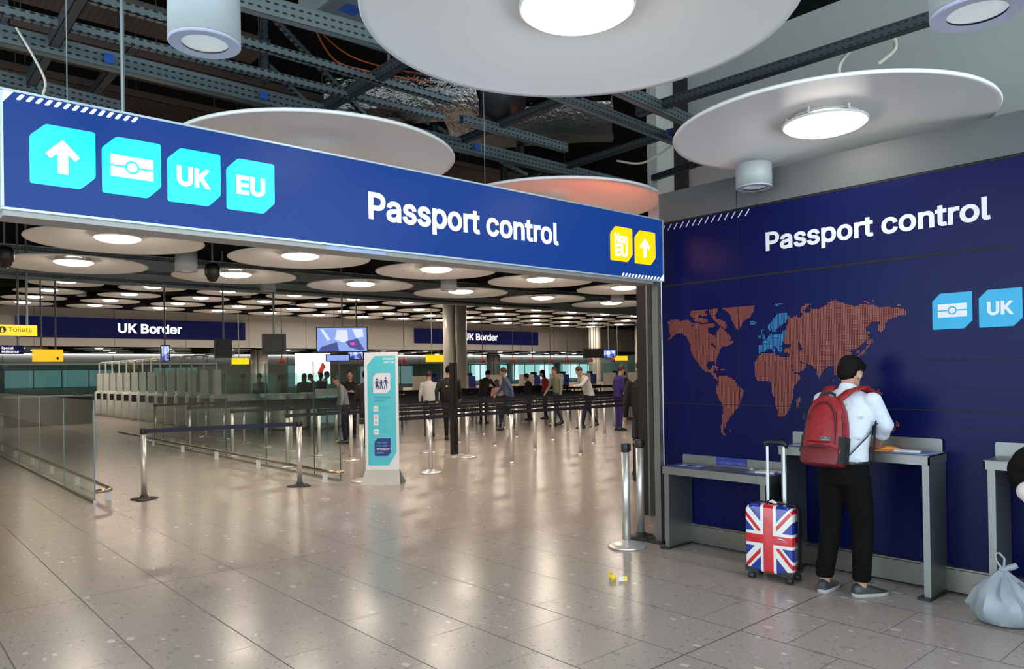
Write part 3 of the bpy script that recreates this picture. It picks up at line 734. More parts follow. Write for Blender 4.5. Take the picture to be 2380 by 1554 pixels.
for l in (l1, l2, l3, l4):
    for c in l.children:
        if c.name.startswith(('lens', 'trim')) and l in (l3, l4): c.location = (0, 0, -.035)
        if c.name.startswith('lens'): c.material_slots[0].link = 'OBJECT'; c.material_slots[0].material = M['lens_near'] if l in (l1, l2) else M['lens_dim']
# cylinder downlights
def cylinder_lamp(label, loc, r=.15, h=.42, copy=None):
    if copy: return dup(copy, loc, 0, label)
    t = thing('cylinder_lamp', label, 'ceiling lamp', loc, 0, 'cylinder downlights')
    part(t, 'housing', MB().lathe([(r, .012), (r, h), (r * .95, h)], n=40), M['cyl'], smooth=40)
    part(t, 'rim', MB().lathe([(r * .64, .004), (r * .97, 0), (r, .004), (r, .014), (r * .64, .014)], n=40, cap=False), M['cyl_rim'])
    part(t, 'lens', MB().lathe([(r * .65, .012), (.01, .012)], n=32), M['lens_dim'])
    part(t, 'stem', MB().tube([(0, 0, h), (0, 0, 2.2)], .012, 8), M['galv'])
    return t
c0 = cylinder_lamp('pale grey cylinder downlight hanging upper left above the sign', (1.165, 3.32, 3.10))
cylinder_lamp('cylinder downlight at the top right corner of the picture', (3.02, .88, 2.90), copy=c0)
cs = thing('cylinder_lamp', 'cylinder downlight just above the blue wall below the large disc', 'ceiling lamp', (5.80, 3.40, 3.19), 0, 'cylinder downlights')
for c in c0.children:
    if c.name.startswith(('rim', 'lens')):
        q = c.copy(); COL.objects.link(q); q.parent = cs
part(cs, 'housing', MB().lathe([(.15, .012), (.15, .2), (.14, .205)], n=40), M['cyl'], smooth=40)
part(cs, 'wall_bracket', MB().b2((.10, -.03, .10), (.202, .03, .16)), M['galv'])
for i, (x, y, z) in enumerate([(3.43, 10.6, 3.09), (5.88, 13.6, 3.24), (7.9, 10.6, 3.107), (12.45, 10.6, 3.13), (10.1, 25.1, 4.34), (12.6, 26.9, 4.34), (5.6, 27.55, 4.34)]):
    o = dup(c0, far(x, y, z), 0, 'small cylinder downlight hanging among the far discs, %s from left' % ORD[i], skip=('stem',) if i > 3 else ()); o.scale = (1.15, 1.15, .70 if i > 3 else .95)
for lab, loc in (('black dome camera between the disc lamps', (4.64, 13.0, 3.36)), ('black dome camera at the left picture edge', (1.66, 13.0, 3.36))):
    t = thing('dome_camera', lab, 'security camera', loc, 0, 'dome cameras')
    part(t, 'housing', MB().lathe([(.10, 0), (.125, .03), (.125, .16), (.09, .22), (.02, .24)], n=20), M['black'], smooth=40)
    part(t, 'dome', MB().lathe([(.01, -.09), (.05, -.08), (.085, -.045), (.098, 0)], n=20), mat('smoked_dome', (.01, .01, .01), .05), smooth=True)
    part(t, 'stem', MB().tube([(0, 0, .24), (0, 0, 1.94)], .015, 6), M['galv'])

# ------------------------------------------------------------------ open ceiling services
def channel(p0, p1, label, w=.045, h=.055, m='channel', group='ceiling channels'):
    p0, p1 = Vector(p0), Vector(p1); d = p1 - p0; L = d.length
    b = MB(); t = .004
    b.box((L / 2, -w / 2 + t / 2, 0), (L, t, h)).box((L / 2, w / 2 - t / 2, 0), (L, t, h)).box((L / 2, 0, -h / 2 + t / 2), (L, w, t))
    b.box((L / 2, -w / 2 + .007, h / 2), (L, .014, t)).box((L / 2, w / 2 - .007, h / 2), (L, .014, t))
    o = single('steel_channel', b, M[m], label, 'ceiling channel', group)
    o.location = p0
    q = d.to_track_quat('X', 'Z'); o.rotation_euler = q.to_euler()
    return o
Z1 = 3.80
channel((.0, 5.58, Z1), (7.3, 5.60, Z1), 'long galvanised channel directly above the overhead sign', .08, .11)
channel((.4, 4.76, Z1 + .02), (3.6, 4.76, Z1 + .02), 'slotted channel passing behind the left cylinder lamp')
channel((.4, 5.28, Z1 + .03), (3.8, 5.14, Z1 + .03), 'slotted channel between the sign and the cylinder lamp')
channel((.3, 6.32, Z1), (1.62, 6.51, Z1), 'short channel end low at the far left above the sign', .07, .10)
channel((1.4, 4.22, Z1), (3.1, 4.08, Z1), 'channel beside the galvanised box near the top edge', .06, .11)
channel((4.0, 4.08, Z1), (7.0, 4.30, Z1), 'channel running under the biggest disc towards the right wall', .06, .08)
channel((4.3, 3.70, Z1), (7.0, 3.95, Z1), 'channel ending behind the right disc lamp', .06, .10)
channel((3.9, 5.02, Z1 + .01), (5.2, 5.05, Z1 + .01), 'short channel below the foil duct', .06, .08)
channel((.98, 3.4, Z1 + .03), (.99, 6.4, Z1 + .03), 'thick dark slotted channel sloping at the upper left', .06, .08, 'dark_channel')
channel((2.92, 3.6, Z1 + .05), (2.93, 7.6, Z1 + .05), 'dark cross channel left of the foil duct', .07, .08, 'dark_channel')
channel((4.33, 4.0, Z1 + .05), (4.35, 7.8, Z1 + .05), 'dark cross channel right of the foil duct', .06, .06, 'dark_channel')
channel((5.70, 3.2, Z1 + .05), (5.83, 7.8, Z1 + .05), 'dark cross channel above the fourth disc', .06, .06, 'dark_channel')
channel((5.14, .8, Z1 + .03), (5.0, 4.0, Z1 + .03), 'dark steel channel carrying the right disc lamp across the white wall', .07, .07, 'dark_channel')
channel((6.68, 4.3, Z1 + .03), (6.85, 5.28, Z1 + .03), 'dark channel behind the right disc beside the white wall', .06, .06, 'dark_channel')
for i, (x, y) in enumerate([(.80, 4.8), (2.33, 5.4), (4.10, 5.7), (5.20, 5.7), (.75, 5.8), (5.83, 6.7)]):
    channel((x, y, 3.85), (x, y, 5.3), 'vertical hanger channel above the sign, %s along' % ORD[i], .05, .06, 'dark_channel')
for i, (a, b) in enumerate([((2.33, 5.42, 4.43), (3.3, 5.56, 3.84)), ((2.33, 5.46, 4.05), (2.76, 5.58, 3.84)), ((4.4, 6.75, 4.5), (5.75, 6.2, 3.88))]):
    channel(a, b, 'thin slotted brace slanting down to the channel, %s from left' % ORD[i], .035, .035)
for i, (y, z, x0, x1, w) in enumerate([(6.1, 4.35, -.4, 2.6, .42), (6.9, 4.3, -.4, 3.8, .54), (7.9, 4.3, -.3, 9.6, .6), (5.7, 4.75, -.2, 2.2, .36), (9.4, 4.3, 0, 10.8, .5)]):
    b = MB().b2((0, -w / 2, 0), (x1 - x0, w / 2, .004)).b2((0, -w / 2, 0), (x1 - x0, -w / 2 + .004, .07)).b2((0, w / 2 - .004, 0), (x1 - x0, w / 2, .07))
    for q in range(int(x1 - x0)): b.b2((.4 + q, -.004, .004), (.408 + q, .004, 5.3 - z))
    o = single('cable_tray', b, M['tray'], 'brown perforated cable tray in the ceiling void, %s' % ['above the sign at left', 'behind the left cylinder lamp', 'long one behind the sign', 'highest one at the top left', 'farthest one over the hall'][i], 'cable tray', 'cable trays')
    o.location = (x0, y, z)
for i, (x, y0, y1, z) in enumerate([(1.6, 6.0, 10.8, 4.15), (3.7, 6.2, 12, 4.1), (7.6, 6.7, 14.4, 4.1), (10.3, 6.7, 16.8, 4.1), (13.2, 7.2, 19.2, 4.1)]):
    channel((x, y0, z), (x, y1, z), 'dark channel running into the hall ceiling, %s from left' % ORD[i], .07, .07, 'dark_channel')
for i, (y, z) in enumerate([(10.1, 4.0), (12.7, 4.0), (15.8, 4.0), (18.7, 4.1), (21.4, 4.2)]):
    channel((0, y, z), (21, y, z), 'channel across the hall ceiling, %s from the front' % ORD[i], .06, .07)
def wob(mb, k):
    for i, v in enumerate(mb.v): mb.v[i] = (v[0] + random.uniform(-k, k), v[1] + random.uniform(-k, k), v[2] + random.uniform(-k, k))
    return mb
# ducts
d = thing('foil_duct', 'crumpled silver foil duct under the biggest disc lamp', 'duct', (3.4, 6.0, 4.15))
part(d, 'foil_wrap', wob(MB().tube([(3.25, 6.05, 4.12), (3.6, 5.68, 4.12), (3.92, 5.32, 4.13), (4.15, 5.1, 4.15)], [.23, .24, .25, .26], 26), .014), M['foil'], smooth=True, world=True)
part(d, 'open_end', MB().tube([(4.13, 5.11, 4.15), (4.48, 4.92, 4.17)], [.275, .28], 26), M['black'], smooth=40, world=True)
part(d, 'duct_strap', MB().b2((3.59, 5.67, 4.2), (3.61, 5.69, 5.3)), M['galv'], world=True)
d = thing('foil_duct', 'flat foil wrapped duct right of the round one', 'duct', (5.1, 5.5, 4.1))
g = MB(); n = 16
g.loft([[Vector((4.65 + 1.0 * t, 6.1 - 1.25 * t, 4.12)) + Vector((.38 * cos(a), .33 * cos(a), .17 * sin(a) + .03)) + Vector([random.uniform(-.014, .014) for _ in range(3)]) for a in [2 * pi * k / n for k in range(n)]] for t in [i / 7 for i in range(8)]])
part(d, 'foil_wrap', g, M['foil'], smooth=True, world=True)
part(d, 'duct_strap', MB().b2((5.0, 5.6, 4.2), (5.02, 5.62, 5.3)), M['galv'], world=True)
d = thing('duct', 'galvanised duct box at the top edge left of the biggest disc', 'duct', (2.6, 4.4, 4.02))
part(d, 'duct_body', MB().b2((2.27, 4.0, 4.0), (3.6, 4.62, 4.9)), M['galv'], world=True)
part(d, 'flange', MB().b2((2.25, 4.61, 3.985), (3.6, 4.65, 4.9)).b2((2.24, 4.0, 3.985), (2.27, 4.65, 4.02)), M['galv'], world=True)
part(d, 'sticker', MB().b2((2.36, 4.2, 3.997), (2.48, 4.32, 4.0)), M['blue_tag'], world=True)
part(d, 'duct_strap', MB().b2((2.9, 4.3, 4.9), (2.92, 4.32, 5.3)), M['galv'], world=True)
def cable(name, label, pts, r, m):
    P = []
    for i in range(len(pts) - 1):
        a, b = Vector(pts[i]), Vector(pts[i + 1])
        pm, pn = Vector(pts[max(i - 1, 0)]), Vector(pts[min(i + 2, len(pts) - 1)])
        for k in range(6):
            t = k / 6
            P.append(.5 * ((2 * a) + (b - pm) * t + (2 * pm - 5 * a + 4 * b - pn) * t * t + (3 * a - pm - 3 * b + pn) * t ** 3))
    P.append(Vector(pts[-1]))
    return single(name, MB().tube(P, r, 7), M[m], label, 'cable', None, True)
cable('cable', 'orange cable pair hanging left of the biggest disc', [(2.44, 4.85, 4.15), (2.75, 5.1, 4.04), (3.0, 5.0, 3.98), (3.5, 4.9, 3.99)], .007, 'orange_cable')
cable('cable', 'thin orange cable beside the pair above the foil duct', [(2.38, 4.85, 4.19), (2.75, 5.03, 4.10), (3.0, 4.95, 4.02), (3.5, 4.85, 4.02)], .006, 'orange_cable')
cable('cable', 'white flex hanging down behind the sign at far left', [(.78, 5.52, 3.85), (.87, 5.5, 3.68), (.93, 5.5, 3.54), (.91, 5.5, 3.41), (.93, 5.5, 3.2)], .008, 'cream_cable')
cable('cable', 'cream cable loop above the right disc lamp', [(5.25, 2.38, 3.62), (5.23, 2.38, 3.78), (5.28, 2.26, 3.90), (5.35, 2.09, 3.91), (5.36, 2.06, 3.82), (5.33, 2.16, 3.74)], .013, 'cream_cable')
cable('cable', 'cream cable by the dark channel left of the right disc', [(6.0, 4.4, 3.83), (5.94, 4.7, 3.72), (5.9, 5.0, 3.8)], .011, 'cream_cable')
cable('cable', 'green earth cable under the right hand channels', [(5.1, 6.0, 4.0), (5.5, 6.0, 3.97), (5.7, 5.9, 3.86), (5.7, 5.75, 3.76)], .006, 'glass_edge')
for i, (x, y) in enumerate([(1.30, 5.55), (2.37, 5.55), (4.46, 5.55), (5.55, 4.14)]):
    single('cable_tag', MB().box((x, y - .05, Z1 - .01), (.055, .012, .06)), M['blue_tag'], 'blue clip on the long channel, %s from left' % ORD[i], 'clip', 'blue clips')

# ------------------------------------------------------------------ queue posts
def queue_post(label, group, base='dome', belt=1.82):
    t = thing('queue_post', label, 'queue barrier', (0, 0, 0), 0, group)
    b = MB()
    if base == 'dome':
        b.lathe([(.175, 0), (.178, .012), (.165, .024), (.10, .045), (.045, .062), (.041, .066)], n=36)
        part(t, 'base', b, M['post_steel'], smooth=40)
    elif base == 'socket':
        b.lathe([(.052, 0), (.052, .008), (.042, .014), (.042, .03)], n=24)
        part(t, 'base', b, M['post_steel'], smooth=40)
    else:
        for a in (.4, 2.5, 4.6): b.lathe([(.10, 0), (.10, .012), (.07, .022), (.03, .024)], (.085 * cos(a), .085 * sin(a), 0), 22)
        b.lathe([(.13, 0), (.13, .014), (.06, .028), (.05, .05), (.045, .06)], n=28)
        part(t, 'base', b, M['rubber'], smooth=40)
    part(t, 'post', MB().lathe([(.037, .03), (.037, .885)], n=24), M['post_steel'], smooth=40)
    part(t, 'head', MB().lathe([(.038, .885), (.0395, .888), (.0395, .955), (.036, .966), (.01, .967)], n=24).box((.04, 0, .925), (.02, .05, .06)), M['black'], smooth=40)
    if belt: part(t, 'belt', MB().b2((.03, -.002, .893), (belt - .03, .002, .953)), M['belt'])
    return t
def pick(label, o): o['label'] = label; return o
q_front = queue_post('polished queue post with domed steel base beside the opening', 'queue posts at the opening', 'dome', 0)
q_front.location = (5.404, 4.538, 0)
q2 = queue_post('queue post with black rubber base half behind the domed one', 'queue posts at the opening', 'rubber', 0)
q2.location = (5.79, 4.68, 0)
a, b = Vector((2.936, 10.894, 0)), Vector((4.965, 10.433, 0))
q3 = queue_post('left rubber based queue post in front of the low glass screen', 'queue posts between the glass screens', 'rubber', (b - a).length)
q3.location = a; q3.rotation_euler = (0, 0, math.atan2(b.y - a.y, b.x - a.x))
for c in q3.children:
    if c.name.startswith('belt'): c.data.materials[0] = M['blue_belt']
dup(q2, b, .4, 'right rubber based queue post where the low rail ends')['group'] = 'queue posts between the glass screens'
Q = queue_post('x', 'queue posts of the barrier field')
QE = queue_post('x', 'queue posts of the barrier field', 'dome', 0)
QS = queue_post('x', 'queue posts of the barrier field', 'socket')
QSE = queue_post('x', 'queue posts of the barrier field', 'socket', 0)
first = {(True, True): Q, (False, True): QE, (True, False): QS, (False, False): QSE}; used = {k: False for k in first}
GRID_X = [5.85, 7.13, 8.92, 10.72, 12.54, 14.40, 16.30, 18.1, 19.9, 21.7]
ROWS = []
for j in range(14):
    y = 10.14 + 1.31 * j
    if j < 9: ROWS.append((y, GRID_X[(1 if j % 2 else 0):(7 if j < 2 else 8 if j < 5 else 9)]))
    else: ROWS.append((y, [14.4 + 1.86 * i for i in range(8)] if abs(y - 27.1) > .8 else [22.2 + 1.86 * i for i in range(4)]))
for j, (y, xs) in enumerate(ROWS):
    for i, x in enumerate(xs):
        last = i == len(xs) - 1
        lab = 'queue post %s, %s from left in the %s barrier row' % ('with stretched belt' if not last else 'ending its row', ORD[i], ORD[j])
        key = (not last, x < 7.5 or (abs(x - 8.92) < .1 and j in (1, 2)) or (last and j == 3))
        src = first[key]
        loc = (x, y, 0)
        if not used[key]:
            src.location = loc; src['label'] = lab; o = src; used[key] = True
        else:
            o = dup(src, loc, 0, lab)
        if not last:
            k = (xs[i + 1] - x) / 1.82
            for c in o.children:
                if c.name.startswith('belt'): c.scale = (k, 1, 1)
tp = thing('totem_post', 'tall black slotted pole behind the second barrier row', 'post', (8.94, 11.9, 0))
part(tp, 'pole', MB().b2((-.07, -.03, .02), (-.01, .03, 1.85)).b2((.02, -.03, .02), (.08, .03, 1.85)), M['black'])
part(tp, 'base', MB().lathe([(.2, 0), (.2, .02), (.06, .03)], n=28), M['post_steel'])

# ------------------------------------------------------------------ glass screens and low rails
def screen(label, x, ys, h, edge):
    t = thing('glass_screen', label, 'glass screen', (x, ys[0], 0), 0)
    for i in range(len(ys) - 1):
        p = part(t, 'glass_pane', MB().b2((-.006, ys[i] - ys[0] + .012, .03), (.006, ys[i + 1] - ys[0] - .012, h)), M['glass'])
        part(p, 'pane_edge', MB().b2((-.0065, ys[i] - ys[0] + .002, .03), (.0065, ys[i] - ys[0] + .012, h)), M[edge])
    part(t, 'floor_channel', MB().b2((-.02, 0, 0), (.02, ys[-1] - ys[0], .032)), M['steel'])
screen('low green tinted glass screen at the left edge', 2.385, [11.09, 13.0, 14.97, 17.1, 19.6, 22.0], 1.36, 'glass_edge2')
screen('long tall glass screen behind the pair of rubber based posts', 5.63, [10.41, 11.28, 13.17, 15.12, 17.13, 19.2, 21.2], 1.87, 'glass_edge')
def rail(label, x, ys, bend):
    t = thing('bumper_rail', label, 'low rail', (x, ys[0], 0))
    y1 = ys[-1] - ys[0] + 1.0
    part(t, 'rail_tube', MB().tube([(bend, -.32, .175), (bend * .35, -.30, .175), (.03 * (1 if bend > 0 else -1), -.24, .175), (0, -.12, .175), (0, 0, .175), (0, y1, .175)], .026, 12), M['rail'], smooth=40)
    for y in ys:
        part(t, 'bracket', MB().b2((-.035, y - ys[0] - .012, .0), (.035, y - ys[0] + .012, .152)), M['white_metal'])
rail('low bumper rail beside the low glass screen, ending in a bend', 2.57, [11.19, 13.14, 15.1, 16.95, 18.9, 20.9], -.22)
rail('low bumper rail along the tall glass screen', 5.40, [10.48, 13.0, 15.04, 17.08, 19.24, 21.3], .14)

# ------------------------------------------------------------------ banner stand
bw = Vector((.40, -.44, 0)).normalized(); bc = Vector((5.95, 9.72, 0))
bt = thing('banner_stand', 'white free standing board with a turquoise poster reading Travelling as a family?', 'banner stand', bc, math.atan2(bw.y, bw.x))
# local x = across, local y = away from the viewer
part(bt, 'board', MB().b2((-.26, .005, .20), (.26, .03, 1.975)), M['poster_white'])
ft = MB().add([(-.26, .005, .21), (.26, .005, .21), (.31, -.16, 0.0), (-.29, -.16, 0.0), (-.26, .03, .21), (.26, .03, .21), (.31, .22, 0), (-.31, .22, 0), (.31, -.13, 0), (-.29, -.13, 0), (.31, .19, 0), (-.31, .19, 0)],
        [(0, 1, 2, 3), (4, 7, 6, 5), (8, 9, 0, 1), (5, 4, 11, 10), (2, 8, 1), (3, 0, 9), (5, 10, 6), (4, 7, 11)])
part(bt, 'foot', ft, mat('grey_board_foot', (.48, .47, .45), .5))
FB = frame((0, .004, 0), (1, 0, 0), (0, 0, 1))
FB2 = frame((0, .003, 0), (1, 0, 0), (0, 0, 1)); FB3 = frame((0, .002, 0), (1, 0, 0), (0, 0, 1))
part(bt, 'poster', MB().prism(arcpoly([(-.215, .27), (.10, .27), (.222, .47), (.222, 1.92), (-.10, 1.92), (-.215, 1.78)], .012), FB, .0008), M['cyan_print'])
tl = part(bt, 'pictogram_tile', MB().prism(tile_poly(-.125, 1.36, .265, .30, .055, .015), FB2, .0008), M['poster_white'])
fg = MB()
for cx, s, kind in ((-.062, .155, 'w'), (.0, .135, 'c'), (.068, .175, 'm')):
    z0 = 1.42
    fg.prism([(cx + .016 * cos(2 * pi * k / 12), z0 + s - .010 + .016 * sin(2 * pi * k / 12)) for k in range(12)], FB3, .0006)
    w = .022
    fg.prism([(cx - w, z0 + s * .80), (cx + w, z0 + s * .80), (cx + w * .6, z0 + s * .45), (cx - w * .6, z0 + s * .45)], FB3, .0006)
    if kind == 'w': fg.prism([(cx - w * .6, z0 + s * .5), (cx + w * .6, z0 + s * .5), (cx + w * 1.3, z0 + s * .25), (cx - w * 1.3, z0 + s * .25)], FB3, .0006)
    for sg_ in (-1, 1):
        fg.prism([(cx + sg_ * .002, z0 + s * .47), (cx + sg_ * .015, z0 + s * .47), (cx + sg_ * .028, z0), (cx + sg_ * .014, z0)], FB3, .0006)
        fg.prism([(cx + sg_ * w * .8, z0 + s * .80), (cx + sg_ * w * 1.1, z0 + s * .76), (cx + sg_ * (w + .018), z0 + s * .50), (cx + sg_ * (w + .008), z0 + s * .48)], FB3, .0006)
part(tl, 'family_figures', fg, M['poster_navy'])
part(bt, 'heading', lettering([('ePassport', .03, 1.862, .17, .030), ('Gate Trial', .045, 1.812, .155, .030)], FB2, .02), M['white_print'])
part(bt, 'question_text', lettering([('Travelling as', -.115, 1.285, .25, .030), ('a family?', -.115, 1.237, .18, .030)], FB2, .0), M['poster_navy'])
for z in (1.085, .955, .875, .735):
    pt = part(bt, 'step_tile', MB().prism(arcpoly([(-.125, z), (-.055, z), (-.05, z + .005), (-.05, z + .085), (-.125, z + .085)], .014), FB2, .0006), M['poster_white'])
part(bt, 'step_text', lettering([('12+', -.110, 1.115, .045, .02), ('EU', -.105, .985, .036, .022), ('UK', -.105, .905, .036, .022), ('999', -.110, .765, .045, .022)], FB3, .01), M['poster_navy'])
part(bt, 'small_text', lettering([('If you are aged 12', -.035, 1.150, .15, .013), ('to 17 and travelling', -.035, 1.122, .17, .013), ('with an adult', -.035, 1.095, .11, .013), ('You are a British,', -.035, .985, .14, .013), ('EU, EEA or', -.035, .955, .10, .013), ('Swiss citizen', -.035, .925, .11, .013), ('Your passport has', -.035, .795, .15, .013), ('this symbol', -.035, .768, .10, .013), ('+', .0, 1.045, None, .026), ('+', .0, .845, None, .026)], FB2, .0), mat('teal_print', (.03, .24, .42), .5))
nt_ = part(bt, 'notice_tile', MB().prism(tile_poly(-.115, .415, .25, .265, .05, .006), FB2, .0008), M['poster_navy'])
part(nt_, 'notice_text', lettering([('You can', -.085, .605, .155, .028), ('now use', -.085, .558, .160, .028), ('gates', -.085, .452, .11, .028)], FB3, .006), M['cyan_print'])
part(nt_, 'notice_text', lettering([('ePassport', -.085, .507, .20, .029)], FB3, .03), M['white_print'])

# ------------------------------------------------------------------ writing desks
def desk(label, xf, y0, y1, zt, lip, uy0, uy1, uz, legs):
    t = thing('writing_desk', label, 'writing desk', (6.0, (y0 + y1) / 2, 0), 0, 'steel writing desks')
    w = lambda b: b
    top = MB().b2((xf, y0, zt - .008), (5.99, y1, zt)).b2((xf, y0, zt - lip), (xf + .012, y1, zt)).b2((xf, y0, zt - lip), (5.98, y0 + .01, zt)).b2((xf, y1 - .01, zt - lip), (5.98, y1, zt))
    part(t, 'table_top', top, M['desk_steel'], world=True)
    um = frame((5.98, 0, 0), (0, -1, 0), (0, 0, 1))
    part(t, 'upstand', MB().prism(arcpoly([(-uy1, zt - .06), (-uy0, zt - .06), (-uy0, uz), (-uy1, uz)], .014), um, .012), M['desk_steel'], world=True)
    for ly in legs:
        part(t, 'leg', MB().b2((xf + .02, ly, .016), (5.985, ly + .045, zt - .01)), M['desk_steel'], world=True)
        part(t, 'foot_plate', MB().b2((xf - .03, ly - .012, 0), (5.985, ly + .075, .016)), M['rubber'], world=True)
    return t
d1 = desk('low steel desk with a blue LANDING CARDS plate', 5.60, 3.195, 4.275, .757, .068, 3.2, 4.30, .838, (3.24, 4.21))
pl = part(d1, 'landing_card_plate', MB().b2((5.966, 3.61, .766), (5.972, 3.93, .838)), M['leaflet_blue'], world=True, label='blue plate on the upstand')
part(pl, 'plate_lettering', lettering([('LANDING CARDS', -3.918, .778, .295, .022)], frame((5.9655, 0, 0), (0, -1, 0), (0, 0, 1)), -.012), M['leaflet_pale'], world=True)
desk('tall steel desk where the person with the red backpack writes', 5.64, 1.99, 3.135, 1.015, .068, 2.015, 3.175, 1.11, (2.0, 3.07))
desk('tall steel desk cut off by the right picture edge', 5.64, .55, 1.657, 1.015, .062, .57, 1.677, 1.11, (.60, 1.594))
def leaflet(label, loc, rz, s, m='leaflet_blue', slips=()):
    t = thing('leaflet', label, 'leaflet', loc, rz)
    part(t, 'sheet', MB().b2((-s[0] / 2, -s[1] / 2, 0), (s[0] / 2, s[1] / 2, .003)), M[m])
    for (x, y, w, h, k) in slips: part(t, 'form_field', MB().b2((x, y, .003), (x + w, y + h, .0045)), M[k])
leaflet('blue information sheet on the right part of the writing desk', (5.83, 2.17, 1.015), -.1, (.21, .28), 'leaflet_pale', [(-.10, -.13, .2, .26, 'leaflet_blue'), (-.07, -.07, .05, .16, 'paper'), (.0, -.04, .04, .12, 'paper')])
leaflet('blue information sheet left of the writing person', (5.78, 2.99, 1.015), .05, (.21, .28), 'leaflet_blue', [(-.08, -.1, .1, .18, 'leaflet_pale')])
leaflet('blue sheet on the left end of the low desk', (5.77, 4.06, .757), .05, (.22, .34), 'leaflet_blue', [(-.05, -.1, .12, .22, 'leaflet_pale'), (-.02, -.05, .05, .1, 'paper')])
leaflet('blue sheet on the right end of the low desk', (5.80, 3.35, .757), 0, (.24, .3), 'leaflet_blue', [(-.08, .05, .15, .08, 'leaflet_pale')])
leaflet('blue sheet on the desk at the right edge', (5.83, 1.36, 1.015), 0, (.21, .3), 'leaflet_blue', [(-.05, 0, .1, .1, 'leaflet_pale')])
single('card_pad', MB().box((5.81, 3.33, .767), (.13, .16, .014), .2), M['paper'], 'pad of pinkish landing cards on the low desk', 'pad of forms')
single('card_pad', MB().box((5.88, 3.30, .766), (.05, .14, .012), .2), M['paper'], 'narrow white card behind the pad on the low desk', 'pad of forms')
single('card_pad', MB().box((5.79, 2.19, 1.025), (.07, .17, .012), .15), M['paper'], 'white form lying on the sheet at the right of the tall desk', 'pad of forms')
single('ear_plug_tag', MB().box((5.90, 3.525, .764), (.025, .03, .012), .4), M['yellow'], 'tiny yellow scrap on the low desk', 'scrap')
oc = thing('passport_wallet', 'orange folded cover lying by the writing hand', 'wallet', (5.86, 2.35, 1.0155), .5)
part(oc, 'cover', MB().loft([[Vector((x, y, z)) for y, z in ((-.075, 0), (.075, 0), (.07, .012), (.02, .03), (-.06, .022))] for x in (-.05, .05)]), M['orange'])
part(oc, 'inner_page', MB().b2((-.045, -.085, .002), (.03, -.07, .01)), M['paper'])
single('passport', MB().box((5.80, 2.36, 1.020), (.10, .13, .008), .3), M['orange'], 'flat orange booklet in front of the orange cover', 'booklet')

# two curled tags on the floor
def curl(name, label, c, r, a0, a1, w, rz, m):
    b = MB(); n = 8; rows = []
    for i in range(n + 1):
        a = a0 + (a1 - a0) * i / n
        rows.append((r * cos(a), r * sin(a)))
    t = .002
    ring = []
    R = Matrix.Rotation(rz, 3, 'Z')
    zmin = min(z for _, z in rows)
    L = [[R @ Vector((x, y, z - zmin)) + Vector(c) for y in (-w / 2, w / 2)] for x, z in rows]
    L2 = [[R @ Vector((x * (1 - t / r), y, (z) * (1 - t / r) - zmin + t)) + Vector(c) for y in (w / 2, -w / 2)] for x, z in rows]
    b.loft([p + q for p, q in zip(L, L2)])
    return single(name, b, M[m], label, 'scrap', 'scraps on the floor', smooth=40)
cb = MB(); n = 14; arc = [radians(200 * i / n) for i in range(n + 1)]
pl_ = [(.036 * cos(t), .036 * sin(t)) for t in arc] + [(.0345 * cos(t), .0345 * sin(t)) for t in reversed(arc)]
cb.loft([[Vector((x, y, z + (.012 * (x + .036) / .07 if z > .02 else 0))) for x, y in pl_] for z in (0.0, .042)])
o = single('paper_tag', cb, M['yellow'], 'curled yellow paper tag on the floor tiles', 'scrap', 'scraps on the floor', smooth=40)
o.location = (4.485, 3.905, 0); o.rotation_euler = (0, 0, 1.0)
tg = thing('paper_tag', 'white and yellow folded tag beside the curled yellow one', 'scrap', (4.505, 3.82, 0), -.65, 'scraps on the floor')
part(tg, 'white_half', MB().loft([[Vector((x, y, z)) for y, z in ((0, 0), (.002, 0), (.012, .035), (.01, .035))] for x in (-.04, .0)]), M['paper'])
part(tg, 'yellow_half', MB().loft([[Vector((x, y, z)) for y, z in ((0, 0), (.002, 0), (.012, .035), (.01, .035))] for x in (.0, .03)]), M['yellow'])

# ------------------------------------------------------------------ suitcase
def rrect(w, h, r, n=6):
    P = []
    for cx, cy, a0 in ((w - r, h - r, 0), (-w + r, h - r, 90), (-w + r, -h + r, 180), (w - r, -h + r, 270)):
        for k in range(n + 1):
            a = radians(a0 + 90 * k / n); P.append((cx + r * cos(a), cy + r * sin(a)))
    return P
sc_ang = radians(6)
cw = Vector((sin(sc_ang), -cos(sc_ang), 0))
st = thing('suitcase', 'upright cabin suitcase with a union flag shell and long pulled out handle', 'suitcase', (5.385, 3.035, 0), math.atan2(cw.y, cw.x))
# local x = across (viewer's right), local y = into the scene, z up
def shell(y_list):
    b = MB()
    b.loft([[Vector((px, y, pz)) for px, pz in rrect(.19 * s, .265 * s + (0 if s > .99 else -.002), .055 * s)] for y, s in y_list])
    return b
sh = part(st, 'front_shell', shell([(-.105, .90), (-.102, .95), (-.092, .985), (-.07, 1.0), (-.005, 1.0)]), M['flag'], smooth=40, label='flag printed shell')
sh.location = (0, 0, .325)
zp = part(st, 'zip_rim', shell([(-.006, .985), (.006, .985)]), M['case_red'], smooth=40); zp.location = (0, 0, .325)
bk = part(st, 'back_shell', shell([(.005, 1.0), (.07, 1.0), (.095, .96), (.10, .9)]), M['case_black'], smooth=40); bk.location = (0, 0, .325)
for s in (-1, 1):
    b = MB().loft([[Vector((s * px, y, pz)) for px, pz in ((.07, .058), (.115, .092), (.192, .098), (.186, .066), (.15, .054))] for y in (-.109, .10)])
    part(st, 'corner_guard', b, M['case_black'])
    for y in (-.075, .075):
        wl_ = part(st, 'wheel', MB().tube([(s * .15 - .022, y, .026), (s * .15 + .022, y, .026)], .026, 16), M['rubber'], smooth=40)
        part(wl_, 'fork', MB().b2((s * .15 - .014, y - .02, .028), (s * .15 + .014, y + .02, .07)), M['case_black'])
